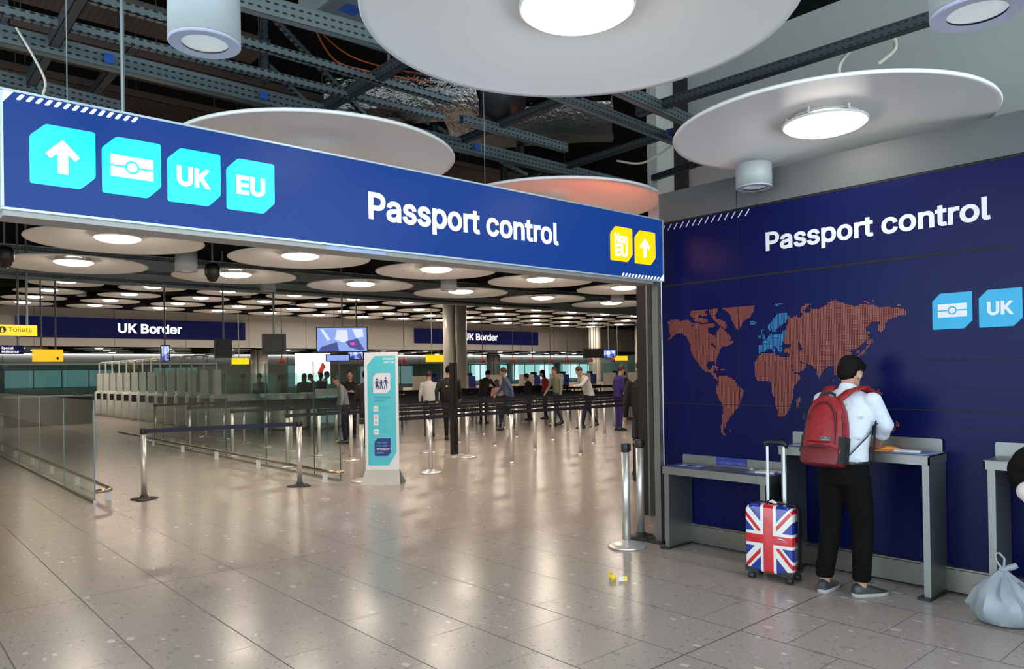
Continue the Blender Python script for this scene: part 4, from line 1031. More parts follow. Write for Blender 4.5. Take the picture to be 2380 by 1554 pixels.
hd = part(st, 'pull_handle', MB().b2((-.078, .052, .59), (-.056, .068, .83)).b2((.056, .052, .59), (.078, .068, .83)).b2((-.076, .054, .83), (-.058, .066, 1.03)).b2((.058, .054, .83), (.076, .066, 1.03)), M['handle_metal'])
part(hd, 'grip', MB().tube([(-.085, .06, 1.02), (-.085, .06, 1.05), (-.05, .06, 1.064), (.05, .06, 1.064), (.085, .06, 1.05), (.085, .06, 1.02)], [.012, .018, .018, .018, .018, .012], 10), M['case_black'], smooth=40)
part(st, 'carry_handle', MB().tube([(-.05, .0, .588), (-.045, .0, .60), (0, 0, .606), (.055, 0, .602), (.075, 0, .588)], .010, 8), M['case_black'], smooth=40)
part(st, 'luggage_tag', MB().loft([[Vector((x, y, z)) for x, z in ((-.03, .604), (.0, .625), (.04, .60), (.02, .592))] for y in (-.02, -.017)]), M['paper'])
mk = MB(); FK = frame((0, -.1058, 0), (1, 0, 0), (0, 0, 1))
mk.prism([(.075, .341), (.09, .346), (.11, .345), (.125, .338), (.14, .334), (.12, .335), (.105, .338), (.09, .338)], FK, .0006)
mm = part(st, 'cat_emblem', mk, M['paper'])
part(mm, 'emblem_lettering', lettering([('SLAZENGER', .068, .318, .082, .010)], FK, .0), M['leaflet_pale'])

# ------------------------------------------------------------------ plastic bag
pb = thing('carrier_bag', 'knotted white plastic carrier bag on the floor by the right hand desk', 'plastic bag', (5.50, 1.515, 0))
pb.scale = (.9, .9, .93)
b = MB(); n = 40; R = []
prof = [(.02, .0, .0), (.10, .0, .0), (.165, .02, 0), (.195, .07, 0), (.20, .12, 0), (.18, .18, .01), (.14, .235, .015), (.095, .285, .015), (.05, .325, .01), (.022, .35, .0), (.02, .365, 0)]
for r, z, sh_ in prof:
    ring = []
    for k in range(n):
        a = 2 * pi * k / n
        f = 1 + (.11 * sin(7 * a + z * 9) + .07 * sin(13 * a + 2) + .05 * sin(19 * a + 30 * z)) * min(1, z / .12) * (1.5 if z > .2 else .7) + .08 * cos(2 * a + 1)
        ring.append(Vector((r * f * cos(a) - sh_, r * f * sin(a) * 1.12 - .02 * (z < .2), z * (1 + .04 * sin(3 * a)) if z > .01 else 0.0)))
    R.append(ring)
b.loft(R)
bagm, ntb, pbs = newmat('thin_white_plastic')
pbs.inputs['Base Color'].default_value = (.40, .46, .52, 1); pbs.inputs['Roughness'].default_value = .35
pbs.inputs['Transmission Weight'].default_value = .25; pbs.inputs['Subsurface Weight'].default_value = .0
M['bag_plastic'] = bagm
part(pb, 'bag_body', b, bagm, smooth=True)
part(pb, 'knot', MB().ell((0, 0, .365), (.03, .03, .022)).tube([(0, 0, .365), (.02, -.05, .385), (.035, -.075, .40)], [.018, .022, .02], 8), bagm, smooth=True)
part(pb, 'handle_loop', MB().tube([(0, .0, .36), (-.02, .035, .42), (-.02, .045, .47), (-.005, .02, .475), (.0, -.01, .44), (0, -.005, .37)], [.009, .008, .008, .008, .008, .009], 8), bagm, smooth=True)
gm = MB()
for (a, z, w) in ((-1.95, .225, .03), (-1.72, .22, .05), (-1.50, .22, .03), (-1.62, .12, .05), (-1.40, .115, .04), (-1.7, .085, .03)):
    rr = .178 if z > .2 else .228
    q = Vector((rr * cos(a), rr * 1.12 * sin(a), z)); gm.box(q, (.004, w, .02), a)
part(pb, 'green_print', gm, mat('green_print', (.01, .22, .07), .5))

# ------------------------------------------------------------------ people
def remesh(mb, vox, smooth=3, k=.5):
    me = mb.mesh('raw'); o = bpy.data.objects.new('raw', me); COL.objects.link(o)
    r = o.modifiers.new('r', 'REMESH'); r.mode = 'VOXEL'; r.voxel_size = vox
    s = o.modifiers.new('s', 'SMOOTH'); s.factor = k; s.iterations = smooth
    dg = bpy.context.evaluated_depsgraph_get(); dg.update()
    out = bpy.data.meshes.new_from_object(o.evaluated_get(dg))
    bpy.data.objects.remove(o); bpy.data.meshes.remove(me)
    return out
def ring(c, rx, ry, n=18, tilt=0.0):
    c = Vector(c); T = Matrix.Rotation(tilt, 3, 'Y')
    return [c + T @ Vector((rx * cos(2 * pi * k / n), ry * sin(2 * pi * k / n), 0)) for k in range(n)]
ARMS = {'down': ((.0, .05, -.28), (.06, .055, -.52)), 'bent': ((-.03, .06, -.27), (.20, .02, -.33)), 'reach': ((.17, .05, -.20), (.42, .03, -.22)), 'swing_f': ((.10, .05, -.26), (.26, .03, -.44)), 'swing_b': ((-.12, .06, -.25), (-.16, .05, -.49)), 'tuck': ((.18, .03, -.13), (.06, -.05, -.36)), 'fold': ((.05, .06, -.25), (.20, -.10, -.22))}
def figure(name, label, loc, rz, top, bottom, hair='hair', lean=4, stride=0.0, ra='down', la='down', h=1.75, vox=.021, nod=8, long_hair=False, coat=0.0, group=None, shoes='shoe', bulk=1.0):
    t = thing(name, label, 'person', loc, rz, group)
    k = h / 1.75
    L = radians(lean)
    def U(x, y, z):
        return Vector((x * cos(L) + z * sin(L), y, z * cos(L) - x * sin(L) + .93)) * k
    B, T, P, Hm = MB(), MB(), MB(), MB()
    sh = {s: U(0, s * .185 * bulk, .48) for s in (1, -1)}
    nk, hc = U(.01, 0, .54), U(.045 + .10 * sin(radians(nod)), 0, .70 - .02 * sin(radians(nod)))
    Rn = Matrix.Rotation(L + radians(nod), 3, 'Y')
    B.ell(hc + Rn @ Vector((0, 0, .015)) * k, (.094 * k, .076 * k, .112 * k), Rn, 16, 10)
    B.ell(hc + Rn @ Vector((.035, 0, -.06)) * k, (.058 * k, .055 * k, .062 * k), Rn)
    B.ell(hc + Rn @ Vector((.098, 0, -.012)) * k, (.020 * k, .014 * k, .024 * k), Rn)
    for s in (1, -1): B.ell(hc + Rn @ Vector((-.005, s * .078, -.01)) * k, (.022 * k, .012 * k, .032 * k), Rn)
    B.cap(nk - Vector((0, 0, .05)), hc, .056 * k, .052 * k)
    for s, nm in ((-1, ra), (1, la)):
        e, w = ARMS[nm]
        e = sh[s] + Vector((e[0], s * e[1], e[2])) * k; w = sh[s] + Vector((w[0], s * w[1], w[2])) * k
        d = (w - e).normalized()
        T.cap(sh[s] - Vector((0, 0, .03)), e, .066 * k * bulk, .052 * k * bulk); T.cap(e, w - d * .02, .051 * k * bulk, .040 * k)
        B.cap(w - d * .04, w + d * .05, .028 * k, .036 * k)
        for f in range(4): B.cap(w + d * .05 + Vector((0, 0, (f - 1.5) * .016)), w + d * (.13 - .01 * abs(f - 1)) + Vector((0, -s * .02, (f - 1.5) * .014)), .011 * k, .009 * k, 6)
        B.cap(w + d * .02 + Vector((0, 0, .03)), w + d * .08 + Vector((0, -s * .02, .055)), .012 * k, .010 * k, 6)
    for s, nm in ((-1, ra), (1, la)):
        e, w = ARMS[nm]
        e = sh[s] + Vector((e[0], s * e[1], e[2])) * k; w = sh[s] + Vector((w[0], s * w[1], w[2])) * k
        B.cap(nk - Vector((0, 0, .06)), sh[s], .04 * k, .036 * k); B.cap(sh[s], e, .036 * k, .034 * k); B.cap(e, w, .034 * k, .028 * k)
    B.cap(nk, Vector((0, 0, .92)) * k, .05 * k, .05 * k)
    bz = -.10 - coat
    T.loft([ring(U(-.0, 0, bz), .125 * k * bulk, .175 * k * bulk, tilt=L), ring(U(-.01, 0, .05), .115 * k * bulk, .158 * k * bulk, tilt=L), ring(U(-.01, 0, .28), .125 * k * bulk, .172 * k * bulk, tilt=L), ring(U(-.01, 0, .42), .115 * k * bulk, .185 * k * bulk, tilt=L), ring(U(0, 0, .50), .085 * k, .15 * k, tilt=L), ring(U(.0, 0, .55), .060 * k, .068 * k, tilt=L)])
    P.loft([ring(Vector((0, 0, .80)) * k, .12 * k, .17 * k), ring(Vector((0, 0, .93)) * k, .122 * k, .168 * k), ring(U(0, 0, .07), .108 * k, .15 * k)])
    for s in (1, -1):
        q = stride * s
        hp = Vector((0, s * .085, .88)) * k; kn = Vector((.03 + q * .55 + (.05 if q < 0 else 0), s * .085, .49)) * k; an = Vector((q, s * .085, .10 + (.06 if q < -.1 else 0))) * k
        B.cap(Vector((0, 0, .92)) * k, hp, .045 * k, .045 * k); B.cap(hp, kn, .045 * k, .042 * k); B.cap(kn, an, .042 * k, .038 * k)
        P.cap(hp, kn, .092 * k, .066 * k); P.cap(kn, an, .064 * k, .048 * k)
        B.cap(kn * .4 + an * .6, an, .04 * k, .036 * k)
        F = MB()
        ti = -.35 if q < -.1 else 0
        MR = Matrix.Rotation(-ti, 3, 'Y')
        a0 = Vector((an.x, an.y, 0 if q >= -.1 else .04))
        F.loft([[a0 + MR @ Vector((x, y * wy, z)) * k for y, z in ((-1, 0.0), (1, 0.0), (1, zz * .6), (.6, zz), (-.6, zz), (-1, zz * .6))] for x, wy, zz in ((-.075, .030, .085), (-.03, .042, .10), (.06, .045, .085), (.14, .044, .055), (.185, .026, .035))])
        part(t, 'shoe', F, M[shoes], smooth=40)
    Hm.ell(hc + Rn @ Vector((-.016, 0, .036)) * k, (.098 * k, .086 * k, .106 * k), Rn, 16, 10)
    if long_hair == 'bob':
        Hm.ell(hc + Rn @ Vector((-.03, 0, -.01)) * k, (.12 * k, .118 * k, .125 * k), Rn, 20, 12); Hm.ell(hc + Rn @ Vector((.03, 0, .05)) * k, (.10 * k, .11 * k, .10 * k), Rn, 20, 12); Hm.ell(hc + Rn @ Vector((-.01, .05, -.05)) * k, (.09 * k, .07 * k, .12 * k), Rn)
    elif long_hair: Hm.ell(hc + Rn @ Vector((-.045, 0, -.08)) * k, (.05 * k, .08 * k, .14 * k), Rn)
    part(t, 'body', remesh(B, vox * .7), M['skin'], smooth=True)
    part(t, 'top', remesh(T, vox), top, smooth=True)
    part(t, 'trousers', remesh(P, vox), bottom, smooth=True)
    part(t, 'hair', Hm, M[hair], smooth=True)
    return t
def cloth(n, c): return mat(n, c, .85)
C_ = {n: cloth('cloth_' + n, c) for n, c in dict(black=(.012, .012, .014), navy=(.012, .016, .05), white=(.62, .60, .58), grey=(.22, .24, .26), khaki=(.25, .24, .17), purple=(.035, .02, .16), red=(.30, .015, .02), pink=(.55, .27, .27), magenta=(.42, .02, .20), blue=(.09, .13, .24), denim=(.05, .06, .10), brown=(.10, .07, .05)).items()}
LANES = [13.42, 14.72, 16.03, 17.35, 18.66, 19.97, 23.3, 24.7, 26.0]
def lane(x, y):
    q = min(LANES, key=lambda v: abs(v - y)); return (x * q / y, q, 0)
figure('person', 'person in a white shirt walking away right of the banner stand', lane(10.95, 15.6), 1.0, C_['white'], C_['denim'], 'hair_brown', stride=.15, h=1.72)
p2 = figure('person', 'person in a black jacket with a backpack walking away left of the big column', lane(10.75, 14.5), .8, C_['black'], C_['black'], stride=.16, h=1.82, ra='swing_f', la='swing_b', bulk=1.12)
o = thing('backpack', 'black backpack worn by the person left of the big column', 'backpack', Vector(lane(10.75, 14.5)) + Vector((-.09, -.10, 1.05)), .8)
part(o, 'pack', MB().ell((-.10, 0, .16), (.11, .17, .26)), C_['black'], smooth=True); part(o, 'patch', MB().box((-.21, .0, .28), (.02, .05, .03)), M['yellow'])
figure('person', 'person in black bending over a counter right of the tall black pole', lane(15.15, 18.6), .3, C_['black'], C_['black'], lean=22, ra='reach', la='reach', h=1.78)
figure('person', 'child in a pale pink top in front of the middle column', lane(14.85, 17.5), 1.2, C_['pink'], C_['denim'], 'hair_brown', h=1.42, long_hair=True)
figure('person', 'person in a grey and navy coat walking left past the middle column', lane(14.45, 16.6), 2.6, C_['blue'], C_['navy'], 'hair_brown', stride=.22, ra='swing_f', la='swing_b', h=1.77, coat=.18)
figure('person', 'person in a red top near the counters', lane(18.05, 18.7), 2.2, C_['red'], C_['black'], h=1.70, long_hair=True)
figure('person', 'person in a khaki jacket walking right of the middle column', lane(15.55, 15.6), 3.0, C_['khaki'], C_['denim'], 'hair_brown', stride=.2, ra='swing_f', h=1.78)
figure('person', 'person in a white shirt leaning forward with one arm stretched out left', lane(15.50, 14.3), 2.75, C_['white'], C_['navy'], 'hair_brown', lean=20, stride=.25, ra='swing_b', la='reach', h=1.83, bulk=1.1)
p9 = figure('person', 'bearded person in a purple blazer holding papers at the right', lane(15.35, 13.1), -.35, C_['purple'], C_['purple'], 'hair_brown', ra='bent', la='bent', h=1.79)
figure('person', 'person in dark clothes behind the purple blazer', lane(18.7, 15.5), 2.6, C_['black'], C_['grey'], h=1.66, lean=14, ra='bent')
figure('person', 'person in dark clothes seated low beside the red top', lane(16.95, 18.35), 2.0, C_['black'], C_['black'], h=1.58)
pc = figure('person', 'person in a long black coat half hidden behind the steel jamb', (9.12, 7.28, 0), .9, C_['black'], C_['black'], stride=.18, ra='down', la='down', h=1.80, coat=.25, bulk=1.1)
wb_ = thing('trolley_bag', 'black trolley bag beside the person in the long black coat', 'suitcase', (8.88, 7.18, 0), .7)
part(wb_, 'bag_shell', MB().loft([[Vector((px * s, y, .33 + pz * s)) for px, pz in rrect(.17, .26, .05)] for y, s in ((-.1, .92), (-.07, 1), (.07, 1), (.1, .92))]), M['case_black'], smooth=40)
part(wb_, 'wheel', MB().tube([(-.17, .07, .035), (.17, .07, .035)], .035, 12), M['rubber'])
part(wb_, 'pull_handle', MB().b2((-.07, .07, .58), (-.055, .085, .95)).b2((.055, .07, .58), (.07, .085, .95)).b2((-.07, .065, .93), (.07, .09, .96)), M['case_black'])
part(wb_, 'wheel_bracket', MB().b2((-.16, .04, .03), (.16, .1, .1)), M['rubber'])
crowd = [((9.80, 23.3), 1.6, 'black', 'black', 'in black, leftmost of the group seen through the tall glass', 1.72), ((9.72, 24.7), .4, 'grey', 'black', 'in grey standing second in the group behind the glass', 1.73), ((9.9, 26.0), 2.0, 'brown', 'black', 'in brown farthest back in the group behind the glass', 1.71),
         ((10.4, 22.9), 2.6, 'magenta', 'navy', 'in a bright pink top seen through the tall glass', 1.66), ((10.85, 22.4), 1.0, 'black', 'black', 'with long dark hair left of the white lit board', 1.70), ((10.98, 21.6), .6, 'navy', 'black', 'in navy waiting below the white lit board', 1.72), ((10.70, 21.2), 2.4, 'blue', 'denim', 'in a denim blue shirt bending behind the glass', 1.72), ((11.35, 22.0), -.4, 'white', 'navy', 'in white right below the red figure on the lit board', 1.77)]
_cy = [23.3]
def cpos(xy):
    if xy[1] > 23.2: return (xy[0], xy[1], 0)
    y = _cy[0]; _cy[0] += .62; return (xy[0] * y / xy[1], y, 0)
for (xy, rz, a, b_, txt, h) in crowd:
    figure('person', 'person ' + txt, cpos(xy), rz, C_[a], C_[b_], h=h, long_hair='long' in txt, lean=16 if 'bending' in txt else 4, group='people behind the tall glass screen')
figure('person', 'person in a grey blue shirt left of the banner stand', lane(8.9, 16.2), 2.8, C_['grey'], C_['navy'], 'hair_brown', lean=12, h=1.66)
figure('person', 'person in a black jacket with folded hands left of the banner stand', lane(9.70, 17.35), -2.2, C_['black'], C_['black'], 'hair_brown', ra='fold', la='fold', h=1.76, bulk=1.1)
figure('person', 'person in black partly hidden by the banner stand', lane(8.78, 15.0), 1.0, C_['black'], C_['black'], h=1.73)

# ---- the person writing at the desk (faces +x, left is +y)
mp = thing('person', 'person in a white shirt and black trousers writing at the tall desk', 'person', (5.365, 2.475, 0))
B = MB()
hc = Vector((.255, .045, 1.595)); Rn = Matrix.Rotation(radians(30), 3, 'Y') @ Matrix.Rotation(radians(-8), 3, 'Z')
def H(x, y, z): return hc + Rn @ Vector((x, y, z))
B.ell(H(-.005, 0, .02), (.098, .078, .108), Rn, 24, 14); B.ell(H(.03, 0, -.055), (.062, .060, .062), Rn, 18, 10)
B.ell(H(.062, 0, -.095), (.03, .032, .024), Rn); B.ell(H(.098, 0, -.02), (.014, .013, .032), Rn); B.ell(H(.108, 0, -.04), (.014, .016, .012), Rn)
B.ell(H(.085, 0, .025), (.014, .05, .012), Rn); B.ell(H(.088, 0, -.078), (.012, .025, .012), Rn)
for s in (1, -1):
    B.ell(H(-.002, s * .079, -.018), (.020, .010, .032), Rn @ Matrix.Rotation(s * .35, 3, 'Z'))
    B.ell(H(.002, s * .084, -.020), (.015, .007, .024), Rn @ Matrix.Rotation(s * .5, 3, 'Z'))
B.cap((.165, .03, 1.42), H(-.01, 0, -.03), .060, .054, 16)
def hand(s, w, d, side, up, curl=.6):
    """palm, four curled fingers of different lengths and a thumb"""
    d, side, up = Vector(d).normalized(), Vector(side).normalized(), Vector(up).normalized()
    w = Vector(w)
    B.loft([[w + d * x + side * (y * wy) + up * (z * tz) for y, z in ((-1, -.6), (1, -.6), (1.1, 0), (1, .6), (-1, .6), (-1.1, 0))] for x, wy, tz in ((-.01, .026, .024), (.03, .036, .024), (.075, .041, .020), (.09, .036, .016))])
    for f, ln in enumerate((.070, .080, .075, .058)):
        y = (f - 1.5) * .021
        p0 = w + d * .082 + side * y; p1 = p0 + (d * cos(curl * .5) - up * sin(curl * .5)) * ln * .48; p2 = p1 + (d * cos(curl * 1.3) - up * sin(curl * 1.3)) * ln * .32; p3 = p2 + (d * cos(curl * 2.2) - up * sin(curl * 2.2)) * ln * .26
        B.cap(p0, p1, .0095, .0088, 8); B.cap(p1, p2, .0088, .0082, 8); B.cap(p2, p3, .0082, .0072, 8)
    q0 = w + d * .022 + side * s * .032; q1 = q0 + (d * .7 + side * s * .6 - up * .35).normalized() * .040; q2 = q1 + (d * .9 - side * s * .1 - up * .4).normalized() * .032
    B.cap(q0, q1, .013, .0105, 8); B.cap(q1, q2, .0105, .0085, 8)
er, wr_ = Vector((.195, -.225, 1.225)), Vector((.335, -.105, 1.068))
el_, wl2 = Vector((.19, .285, 1.20)), Vector((.36, .17, 1.068))
for e, w in ((er, wr_), (el_, wl2)): B.cap(e * .55 + w * .45, w + (w - e).normalized() * .01, .040, .029, 14)
hand(1, wr_, (.78, .5, -.22), (-.5, .8, 0), (.1, .1, 1), .7)
hand(-1, wl2, (.85, -.4, -.25), (.4, .85, 0), (.1, 0, 1), .35)
feet = {1: (Vector((-.02, .135, .0)), .05), -1: (Vector((.045, -.105, .0)), -.55)}
for s, (a, rz) in feet.items():
    q0, q1, q2 = Vector((.025, 0, .93)), Vector((.022, s * .085, .86)), Vector((.05 + a.x * .6, s * .092 + a.y * .12, .50))
    B.cap(q0, q1, .05, .05); B.cap(q1, q2, .05, .045); B.cap(q2, a + Vector((0, 0, .2)), .045, .042); B.cap(a + Vector((0, 0, .22)), a + Vector((0, 0, .07)), .042, .038, 14)
B.cap((.025, 0, .93), (.165, .03, 1.44), .055, .055)
for s, e, w in ((-1, er, wr_), (1, el_, wl2)):
    shd = Vector((.135, s * .17 + .02, 1.392)); B.cap((.165, .03, 1.42), shd, .045, .045); B.cap(shd, e, .045, .042); B.cap(e, w, .042, .029)
part(mp, 'body', remesh(B, .0075, 3), M['skin'], smooth=True)
for s in (1, -1): part(mp, 'eye', MB().ell(H(.082, s * .032, .005), (.010, .013, .008), Rn), M['hair'], smooth=True)
Hm = MB()
Hm.ell(H(-.020, 0, .044), (.100, .082, .096), Rn, 24, 14); Hm.ell(H(-.048, 0, -.005), (.062, .074, .075), Rn, 20, 12); Hm.ell(H(.03, -.0, .085), (.075, .078, .052), Rn, 20, 10)
Hm.ell(H(.0, .0, .10), (.07, .07, .045), Rn, 20, 10)
hm = remesh(Hm, .010, 2)
for v in hm.vertices: v.co += v.normal * random.uniform(-.0015, .0035)
part(mp, 'hair', hm, M['hair'], smooth=True)
# shirt
T = MB()
def tr(x, y, z, rx, ry, tl=.0): return ring((x, y, z), rx, ry, 28, tl)
T.loft([tr(.028, 0, .95, .114, .160), tr(.03, 0, .975, .119, .167), tr(.05, .002, 1.06, .118, .162, .15), tr(.085, .008, 1.20, .130, .178, .22), tr(.125, .016, 1.33, .130, .195, .25), tr(.155, .024, 1.41, .108, .185, .25), tr(.170, .030, 1.455, .080, .135, .2), tr(.178, .034, 1.485, .062, .072, .15)])
for s, e, w in ((-1, er, wr_), (1, el_, wl2)):
    shd = Vector((.135, s * .185 + .02, 1.392))
    T.cap(shd, e, .073, .058, 16); d = (w - e)
    T.cap(e, e + d * .38, .060, .052, 16)
    T.tube([e + d * .33, e + d * .36, e + d * .50, e + d * .53], [.050, .056, .054, .046], 16)
for i in range(9):
    z = .99 + .05 * i
    if i % 3 == 0: T.cap((.03 - .085 + .03 * i / 3, -.15 + .02 * (i % 3), z), (.045 - .09 + .03 * i / 3, -.04 + .03 * (i % 2), z + .035 * (1 if i % 2 else -1)), .012, .008, 6)
tm = remesh(T, .0095, 4)
shirt = part(mp, 'shirt', tm, M['shirt'], smooth=True)
cl = MB().lathe([(.064, 0), (.068, .02), (.062, .048), (.056, .050), (.058, .0)], n=28, cap=False)
for i, v in enumerate(cl.v): q = Matrix.Rotation(.42, 3, 'Y') @ Vector(v) + Vector((.172, .034, 1.462)); cl.v[i] = tuple(q)
part(shirt, 'collar', cl, M['shirt'], smooth=True)
# trousers
P = MB()
P.loft([tr(.02, .0, .80, .118, .172), tr(.022, 0, .90, .125, .174), tr(.03, 0, .972, .122, .170)])
for s, (a, rz) in feet.items():
    hp = Vector((.022, s * .085, .86)); kn = Vector((.05 + a.x * .6, s * .092 + a.y * .12, .50)); an = Vector((a.x - .005, a.y, .125))
    P.tube([hp, hp * .5 + kn * .5, kn, kn * .5 + an * .5, an, an - Vector((0, 0, .012))], [.098, .092, .077, .070, .060, .056], 18)
    P.cap(hp, kn, .097, .075, 18)
    for j in range(3): P.tube([an + Vector((.06 * cos(t), .06 * sin(t), .02 + .035 * j + .008 * sin(2 * t))) for t in [2 * pi * q / 12 for q in range(13)]], .008, 6)
tro = part(mp, 'trousers', remesh(P, .0095, 3), M['trouser'], smooth=True)
part(mp, 'belt', MB().loft([tr(.029, 0, .945, .124, .171), tr(.03, 0, .975, .123, .169)], cap=False), M['case_black'], smooth=True)
# shoes
for s, (a, rz) in feet.items():
    Rz = Matrix.Rotation(rz, 3, 'Z')
    def SP(x, y, z): return a + Rz @ Vector((x, y, z))
    up_ = MB(); n = 14
    prof = [(-.072, .026, .030, .082), (-.060, .034, .030, .094), (-.03, .039, .03, .100), (.01, .041, .03, .098), (.05, .044, .03, .086), (.10, .047, .03, .066), (.145, .044, .03, .052), (.180, .032, .03, .042), (.195, .016, .03, .036)]
    up_.loft([[SP(x, w * cos(pi * k / (n - 1)), zb + (zt - zb) * max(0.0, sin(pi * k / (n - 1))) ** .7) for k in range(n)] for x, w, zb, zt in prof])
    so = part(mp, 'shoe', up_, M['shoe'], smooth=True)
    pts = [(-.078, .0), (-.07, .028), (-.03, .041), (.03, .044), (.10, .050), (.15, .046), (.185, .034), (.203, .0)]
    out = [SP(x, y, 0) for x, y in pts] + [SP(x, -y, 0) for x, y in reversed(pts[1:-1])]
    part(so, 'sole', MB().loft([[p + Vector((0, 0, 0)) for p in out], [p + Vector((0, 0, .030)) for p in out]]), M['sole'], smooth=40)
    part(so, 'laces', MB().box(SP(.055, 0, .088), (.09, .035, .012), rz, None).box(SP(.02, .0, .096), (.05, .055, .014), rz), M['shoe_grey'])
pen = single('pen', MB().tube([Vector((5.365, 2.475, 0)) + wr_ + Vector((.075, .045, .035)), Vector((5.365, 2.475, 0)) + wr_ + Vector((.11, .085, -.055))], .004, 8), M['paper'], 'white pen in the writing hand at the tall desk', 'pen')

# ---- the red backpack
bp = thing('backpack', 'red backpack worn by the person in the white shirt', 'backpack', (5.255, 2.545, .935), 0)
ax0, ax1 = Vector((-.035, 0, 0)), Vector((.065, 0, .50))
def pk(u, v, t):
    """u across (-1..1), v along the height (0..1), t outwards"""
    c = ax0.lerp(ax1, v); d = (ax1 - ax0).normalized(); out = Vector((-d.z, 0, d.x))
    return c + Vector((0, -u, 0)) + out * t
b = MB(); n = 32; RR = []
for v, w, t in ((0, .10, .05), (.015, .138, .075), (.06, .153, .092), (.2, .158, .100), (.42, .155, .098), (.62, .146, .090), (.80, .128, .078), (.92, .102, .062), (.98, .070, .045), (1.0, .03, .02)):
    r = []
    for k in range(n):
        a = 2 * pi * k / n; e = .62
        cx = math.copysign(abs(cos(a)) ** e, cos(a)); cy = math.copysign(abs(sin(a)) ** e, sin(a))
        r.append(pk(cx * w, v, cy * t))
    RR.append(r)
b.loft(RR)
part(bp, 'main_pack', b, M['bag_red'], smooth=True)
def panel(vs, ws, t0s, t1s):
    q = MB(); R = []
    for v, w, t0, t1 in zip(vs, ws, t0s, t1s):
        r = []
        for k in range(20):
            a = 2 * pi * k / 20; e = .45
            cx = math.copysign(abs(cos(a)) ** e, cos(a)); cy = math.copysign(abs(sin(a)) ** e, sin(a))
            r.append(pk(cx * w, v, (t0 + t1) / 2 + cy * (t1 - t0) / 2 - .02 * cx * cx * (cy > 0)))
        R.append(r)
    q.loft(R); return q
part(bp, 'front_pocket', panel((.0, .03, .14, .26, .30), (.10, .130, .138, .128, .11), (.05,) * 5, (.100, .125, .128, .112, .10)), M['bag_dark'], smooth=True, label='darker red lower pocket')
part(bp, 'front_panel', panel((.31, .34, .55, .75, .86), (.09, .110, .115, .10, .06), (.06,) * 5, (.101, .115, .112, .096, .082)), M['bag_red'], smooth=True)
for s in (1, -1):
    part(bp, 'side_pocket', MB().loft([[pk(s * w, v, t) for w, t in ((.12, -.06), (.158, -.045), (.166, .0), (.158, .05), (.13, .08))] for v in (.05, .16, .30, .42)]), M['bag_black'], smooth=True, label='black mesh side pocket')
zz = MB()
zz.tube([pk(.118 * cos(a), .30 + .60 * max(0, sin(a)) ** .8, .103 - .030 * max(0, sin(a)) ** 2) for a in [pi * i / 20 for i in range(21)]], .004, 6)
zz.tube([pk(.142 * cos(a) , .40 + .55 * max(0, sin(a)) ** .8, .055 - .01 * sin(a)) for a in [pi * i / 20 for i in range(21)]], .005, 6)
zz.tube([pk(-.11, .245, .127), pk(.07, .245, .130)], .004, 6)
part(bp, 'zip', zz, M['bag_black'])
part(bp, 'zip_puller', MB().tube([pk(-.115, .25, .130), pk(-.118, .17, .134)], .006, 6).tube([pk(-.128, .72, .085), pk(-.135, .64, .088)], .009, 6), M['bag_black'])
part(bp, 'maker_patch', MB().loft([[pk(u, v, .113 + dt) for u, v in ((.018, .345), (.090, .345), (.090, .40), (.018, .40))] for dt in (0, .004)]), mat('grey_patch', (.10, .10, .11), .4), label='grey maker patch')
pe = MB(); pe.loft([[pk(u, v, .117 + dt) for u, v in ((.048, .378), (.054, .370), (.060, .378), (.060, .392), (.048, .392))] for dt in (0, .001)])
pe.loft([[pk(u, v, .117 + dt) for u, v in ((.026, .354), (.082, .354), (.082, .362), (.026, .362))] for dt in (0, .001)])
part(bp, 'patch_mark', pe, M['galv'])
part(bp, 'grab_handle', MB().tube([pk(-.045, .97, .03), pk(-.04, 1.03, .015), pk(0, 1.065, .0), pk(.04, 1.03, -.005), pk(.045, .97, .0)], .010, 8), M['bag_black'], smooth=True)
def strap(s):
    q = MB(); pts = []
    base = Vector((5.365, 2.475, 0)) - Vector((5.255, 2.545, .935))
    P_ = [pk(s * .06, .93, .0), base + Vector((.03, .035 - s * .085, 1.475)), base + Vector((.14, .02 - s * .12, 1.502)), base + Vector((.25, .0 - s * .13, 1.44)), base + Vector((.28, -s * .15, 1.32))]
    R = []
    for i, p in enumerate(P_):
        d = (P_[min(i + 1, 4)] - P_[max(i - 1, 0)]).normalized(); sd = Vector((0, 1, 0)); nn = d.cross(sd).normalized()
        R.append([p + sd * a * .032 + nn * c * .007 for a, c in ((-1, -1), (1, -1), (1, 1), (-1, 1))])
    q.loft(R); return q
for s in (1, -1): part(bp, 'shoulder_strap', strap(s), M['bag_red'], smooth=40)
lw = MB()
base = Vector((5.365, 2.475, 0)) - Vector((5.255, 2.545, .935))
for s in (1,):
    for P_ in ([pk(.15, .16, -.03), base + Vector((.02, -.17, 1.15)), base + Vector((.10, -.205, 1.24))], [base + Vector((.09, -.20, 1.26)), base + Vector((.07, -.195, 1.12)), base + Vector((.06, -.19, .97))]):
        R = [[p + a for a in (Vector((-.011, 0, -.004)), Vector((.011, 0, -.004)), Vector((.011, -.005, .004)), Vector((-.011, -.005, .004)))] for p in P_]
        lw.loft(R)
part(bp, 'lower_strap', lw, M['bag_black'], label='black webbing strap')

# ---- the bending person at the right edge
figure('person', 'person with dark hair bending down at the right picture edge', (5.16, .585, 0), pi / 2 - .1, M['pink_shirt'], C_['denim'], 'hair', lean=74, ra='tuck', la='tuck', h=1.74, nod=32, bulk=1.15, vox=.012, long_hair='bob')

